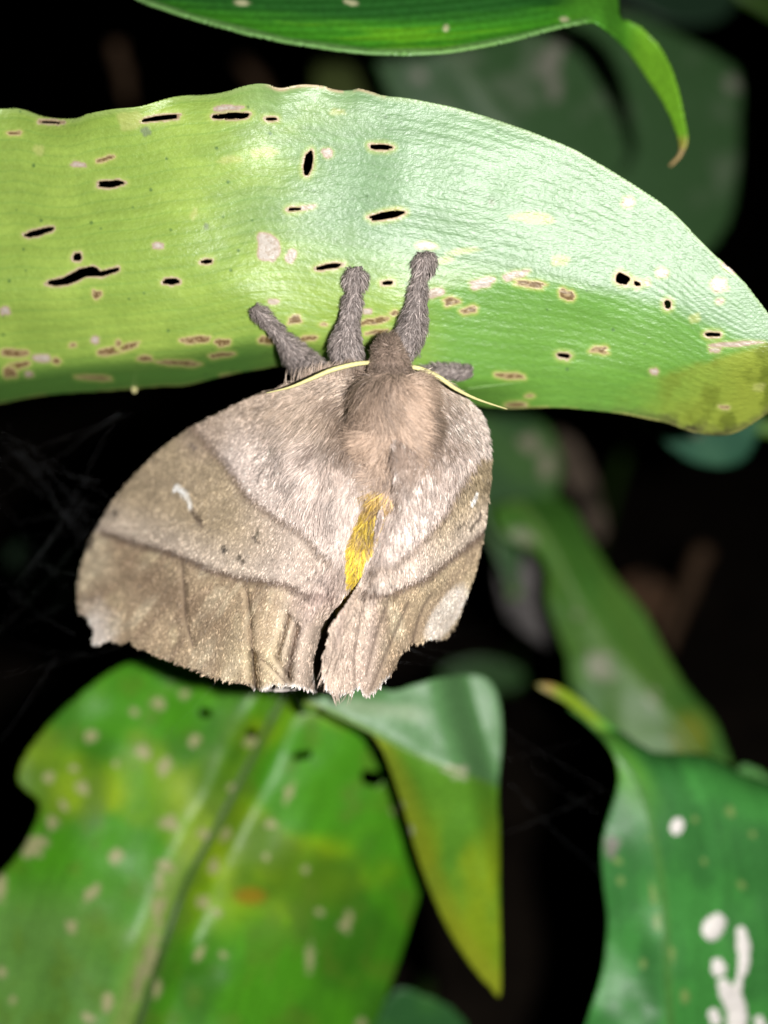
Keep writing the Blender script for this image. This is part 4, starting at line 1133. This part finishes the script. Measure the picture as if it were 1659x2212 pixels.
# long pale hair along the inner wing edges and over the wing bases
def edge_fur(parent, V, F, N, uv, left, n, zone, L0, L1, seed, name):
    fc = uv[F].mean(1)
    wgt = zone(fc[:, 0], fc[:, 1])
    f, w4 = surf_sample(V, F, n, wgt + 1e-9)
    R = interp(V, F, f, w4); NN = interp(N, F, f, w4); q = interp(uv, F, f, w4)
    cl = fbm(q[:, 0] / 28, q[:, 1] / 28, seed, 2) - 0.5
    base = np.arctan2(q[:, 1] - 840, (q[:, 0] - 848) * 0.8)
    base = base * 0.6 + math.pi / 2 * 0.4
    ang = base + cl * 1.8 + rng.normal(0, 0.28, n)
    dirs = np.cos(ang)[:, None] * RT - np.sin(ang)[:, None] * UP
    dirs -= (dirs * NN).sum(1)[:, None] * NN
    dirs /= np.linalg.norm(dirs, axis=1)[:, None] + 1e-9
    c = wing_col(q[:, 0], q[:, 1], left)
    t = sstep(215, 70, np.hypot(q[:, 0] - 850, (q[:, 1] - 900) * 0.8) + 80 * (fbm(q[:, 0] / 30, q[:, 1] / 30, 5, 2) - 0.5))
    c = mixc(c, (0.22, 0.155, 0.115), 0.9 * t)
    for ln in ([(674, 986), (682, 970), (692, 960)], [(862, 835), (878, 888), (904, 935)]):
        dk, _ = line_d(q[:, 0], q[:, 1], ln)
        c = mixc(c, (0.10, 0.065, 0.05), 0.6 * sstep(18, 4, dk))  # shade in the fur partings, painted as darker hair
    c *= np.clip(rng.normal(1.05, 0.2, n) + 0.9 * (fbm(q[:, 0] / 40, q[:, 1] / 40, seed + 8, 3) - 0.5), 0.4, 1.8)[:, None]
    Vh, Fh, Ch = strands(R, dirs, NN, L0 + (L1 - L0) * rng.random(n), 0.010 + 0.010 * rng.random(n), 3, 0.5, 0.35 + 0.5 * rng.random(n), np.clip(c, 0.01, 0.85), 1.12, (0.11, 0.6))
    o = mesh_obj(name, Vh, Fh, M_FUR, parent, col=Ch); o['kind'] = 'stuff'
zl = lambda u, v: sstep(300, 130, np.hypot(u - 850, v - 930)) + 1.2 * sstep(75, 20, ridge_x(v) - u) * (v < 1250) * (v > 950)
zr = lambda u, v: sstep(200, 100, np.hypot(u - 850, v - 920)) + 1.2 * sstep(70, 15, u - ridge_x(v)) * (v > 950) * (1 - 0.9 * sstep(1180, 1290, v))
edge_fur(lw_o, lwV, lwF, lwN, lw_uv, True, 17000, zl, 0.20, 0.50, 33, 'inner_margin_hair')
edge_fur(rw_o, rwV, rwF, rwN, rw_uv, False, 12000, zr, 0.18, 0.45, 34, 'inner_margin_hair')

# legs: one skin each, furry
def leg(pts, label, hair=4200, base=(0.165, 0.138, 0.126), seed=3, lenk=1.0):
    p = smooth_line(pts, 6)           # u, v, height above the leaf (cm), half width in photo units
    dleaf = d_main(p[:, 0], p[:, 1])
    path = P(p[:, 0], p[:, 1], np.minimum(dleaf, 1.2) - p[:, 2])
    rad = np.maximum(p[:, 3], 3) * CM * 0.68
    rad[0] *= 0.6
    V, F = tube(path, rad, 14, 0.9)
    c = np.tile(np.array(base) * 0.8, (len(V), 1))
    o = mesh_obj('leg', V, F, M_SKIN, moth, col=c)
    o['label'] = label
    Fq = np.array([x for x in F if len(x) == 4])
    Nn = vnormals(V, Fq); cn = np.repeat(path, 14, 0)
    if ((V - cn) * Nn).sum(1).mean() < 0:
        Nn = -Nn
    tg = np.gradient(path, axis=0); tg /= np.linalg.norm(tg, axis=1)[:, None]; tg = np.repeat(tg, 14, 0)
    f, w4 = surf_sample(V, Fq, hair)
    R = interp(V, Fq, f, w4); NN = interp(Nn, Fq, f, w4); D = -interp(tg, Fq, f, w4)
    D = D + rng.normal(0, 0.35, D.shape); D /= np.linalg.norm(D, axis=1)[:, None]
    rr = interp(np.repeat(rad, 14), Fq, f, w4)
    L = lenk * (0.12 + 0.20 * rng.random(hair) + 0.35 * np.clip(rr - 0.08, 0, 0.3))
    c = np.array(base)[None] * np.clip(rng.normal(1.1, 0.3, hair), 0.4, 2.2)[:, None]
    c = np.where(rng.random((hair, 1)) < 0.2, c * 1.7, c)
    # tips: hair points back from the foot along the leg, lifted off
    Vh, Fh, Ch = strands(R, -D, NN, L, 0.011 + 0.010 * rng.random(hair), 3, 0.35, 0.8 + 1.8 * rng.random(hair), np.clip(c, 0.01, 0.6), 1.6, (0.12, 0.6))
    h_ = mesh_obj('leg_fur', Vh, Fh, M_FUR, o, col=Ch); h_['kind'] = 'stuff'
leg([(548, 662, 0.16, 12), (556, 672, 0.17, 19), (572, 688, 0.18, 17), (590, 706, 0.22, 17), (608, 728, 0.28, 19), (628, 752, 0.4, 31), (650, 778, 0.6, 38), (675, 800, 0.9, 36), (712, 822, 1.2, 26)], 'furry leg stretched out sideways with a flat-tipped foot')
leg([(768, 580, 0.15, 16), (768, 594, 0.17, 30), (768, 608, 0.17, 27), (765, 624, 0.2, 15), (763, 645, 0.24, 24), (758, 680, 0.3, 22), (752, 708, 0.42, 30), (748, 740, 0.6, 39), (752, 770, 0.9, 35), (775, 800, 1.3, 26)], 'furry middle leg with a round fluffy foot')
leg([(916, 548, 0.15, 16), (918, 561, 0.17, 29), (915, 576, 0.17, 26), (909, 594, 0.2, 14), (905, 622, 0.24, 21), (901, 650, 0.3, 22), (896, 680, 0.4, 31), (890, 712, 0.55, 35), (880, 742, 0.75, 33), (862, 770, 1.0, 27), (850, 800, 1.3, 26)], 'furry leg reaching highest up the leaf, round fluffy foot')
leg([(1020, 802, 0.12, 12), (1008, 803, 0.14, 17), (988, 803, 0.16, 18), (965, 802, 0.2, 18), (935, 806, 0.35, 18), (900, 815, 0.8, 20)], 'grey foot poking out behind the antenna', 1500)

# antennae
def antenna(line, depths, label):
    p = smooth_line([(a[0], a[1], d) for a, d in zip(line, depths)], 10)
    path = P(p[:, 0], p[:, 1], p[:, 2])
    n = len(p); t = np.linspace(0, 1, n)
    rad = CM * 4.9 * (0.8 + 0.35 * np.sin(t * math.pi)) * (1 - 0.75 * t ** 3) * (1 + 0.07 * np.cos(np.arange(n) * 2.2))
    V, F = tube(path, rad, 8)
    o = mesh_obj('antenna', V, F, M_ANT, moth); o['label'] = label
antenna([(815, 785), (790, 784), (760, 788), (715, 800), (670, 819), (625, 837), (575, 849)], [-0.75, -0.95, -1.05, -1.1, -1.05, -0.95, -0.75], 'cream antenna swept back over the wide forewing')
antenna([(866, 790), (885, 792), (912, 798), (950, 816), (985, 840), (1030, 862), (1096, 884)], [-0.75, -0.95, -1.0, -0.95, -0.8, -0.5, -0.1], 'cream antenna crossing from the head onto the leaf')

# ================================================================ spider silk
def silk(label, threads, r, name='spider_silk'):
    a = threads[0][0]
    root = empty(name, P(*[float(x) for x in a]), label, 'spider silk', 'strands of spider silk')
    for (a, b) in threads:
        t = np.linspace(0, 1, 9)
        sag = rng.uniform(4, 14)
        uu = a[0] + (b[0] - a[0]) * t; vv = a[1] + (b[1] - a[1]) * t + sag * 4 * t * (1 - t); dd = a[2] + (b[2] - a[2]) * t
        V, F = tube(P(uu, vv, dd), r, 4)
        mesh_obj('thread', V, F, M_SILK, root)
th = []
for i in range(22):
    th.append(((rng.uniform(-60, 60), rng.uniform(900, 1500), rng.uniform(2, 6)), (rng.uniform(150, 420), rng.uniform(880, 1420), rng.uniform(1.5, 4.5))))
th += [((0, 930, 3), (60, 955, 3)), ((60, 955, 3), (250, 1180, 3)), ((-20, 1390, 4), (330, 980, 3)), ((-20, 1620, 4), (120, 1420, 3))]
silk('faint tangle of spider silk in the dark beside the wide forewing', th, 0.00025)
th = [((600, 1492, 0.6), (460, 1600, 4.5)), ((610, 1492, 0.6), (560, 1720, 5)), ((620, 1492, 0.6), (640, 1650, 5)), ((590, 1490, 0.6), (505, 1780, 5)), ((560, 1490, 0.6), (420, 1560, 4)), ((470, 1470, .5), (150, 1800, 5)), ((630, 1492, .6), (720, 1620, 5)),
      ((430, 1600, 4.5), (170, 1860, 5)), ((660, 1495, .6), (860, 1640, 4.2)), ((580, 1490, .6), (540, 1700, 5)), ((570, 1490, .6), (480, 1650, 5))]
silk('fan of fine spider silk from the wing margin down to the spotted leaf', th, 0.00025)
th = [((1070, 1560, 4), (1330, 1720, 5)), ((1140, 1650, 5), (1300, 1760, 5)), ((1090, 1640, 4.5), (1260, 1600, 6)), ((880, 1400, 1), (1150, 1500, 6)), ((900, 1390, 1), (1180, 1430, 8)), ((1080, 1500, 4), (1160, 1480, 6)), ((940, 1380, 1), (1100, 1330, 8)), ((1040, 1180, 1), (1180, 1290, 10)),
      ((1050, 1040, 1), (1100, 1090, 10)), ((1100, 1690, 4.5), (1320, 1900, 5)), ((860, 1430, 0.5), (1060, 1400, 8)), ((1080, 1800, 4.5), (1300, 1700, 5))]
silk('stray spider silk between the folded leaf and the wavy leaf', th, 0.00025)
print('tris', sum(len(o.data.loop_triangles) or sum(len(p.vertices) - 2 for p in o.data.polygons) for o in S.objects if o.type == 'MESH'))
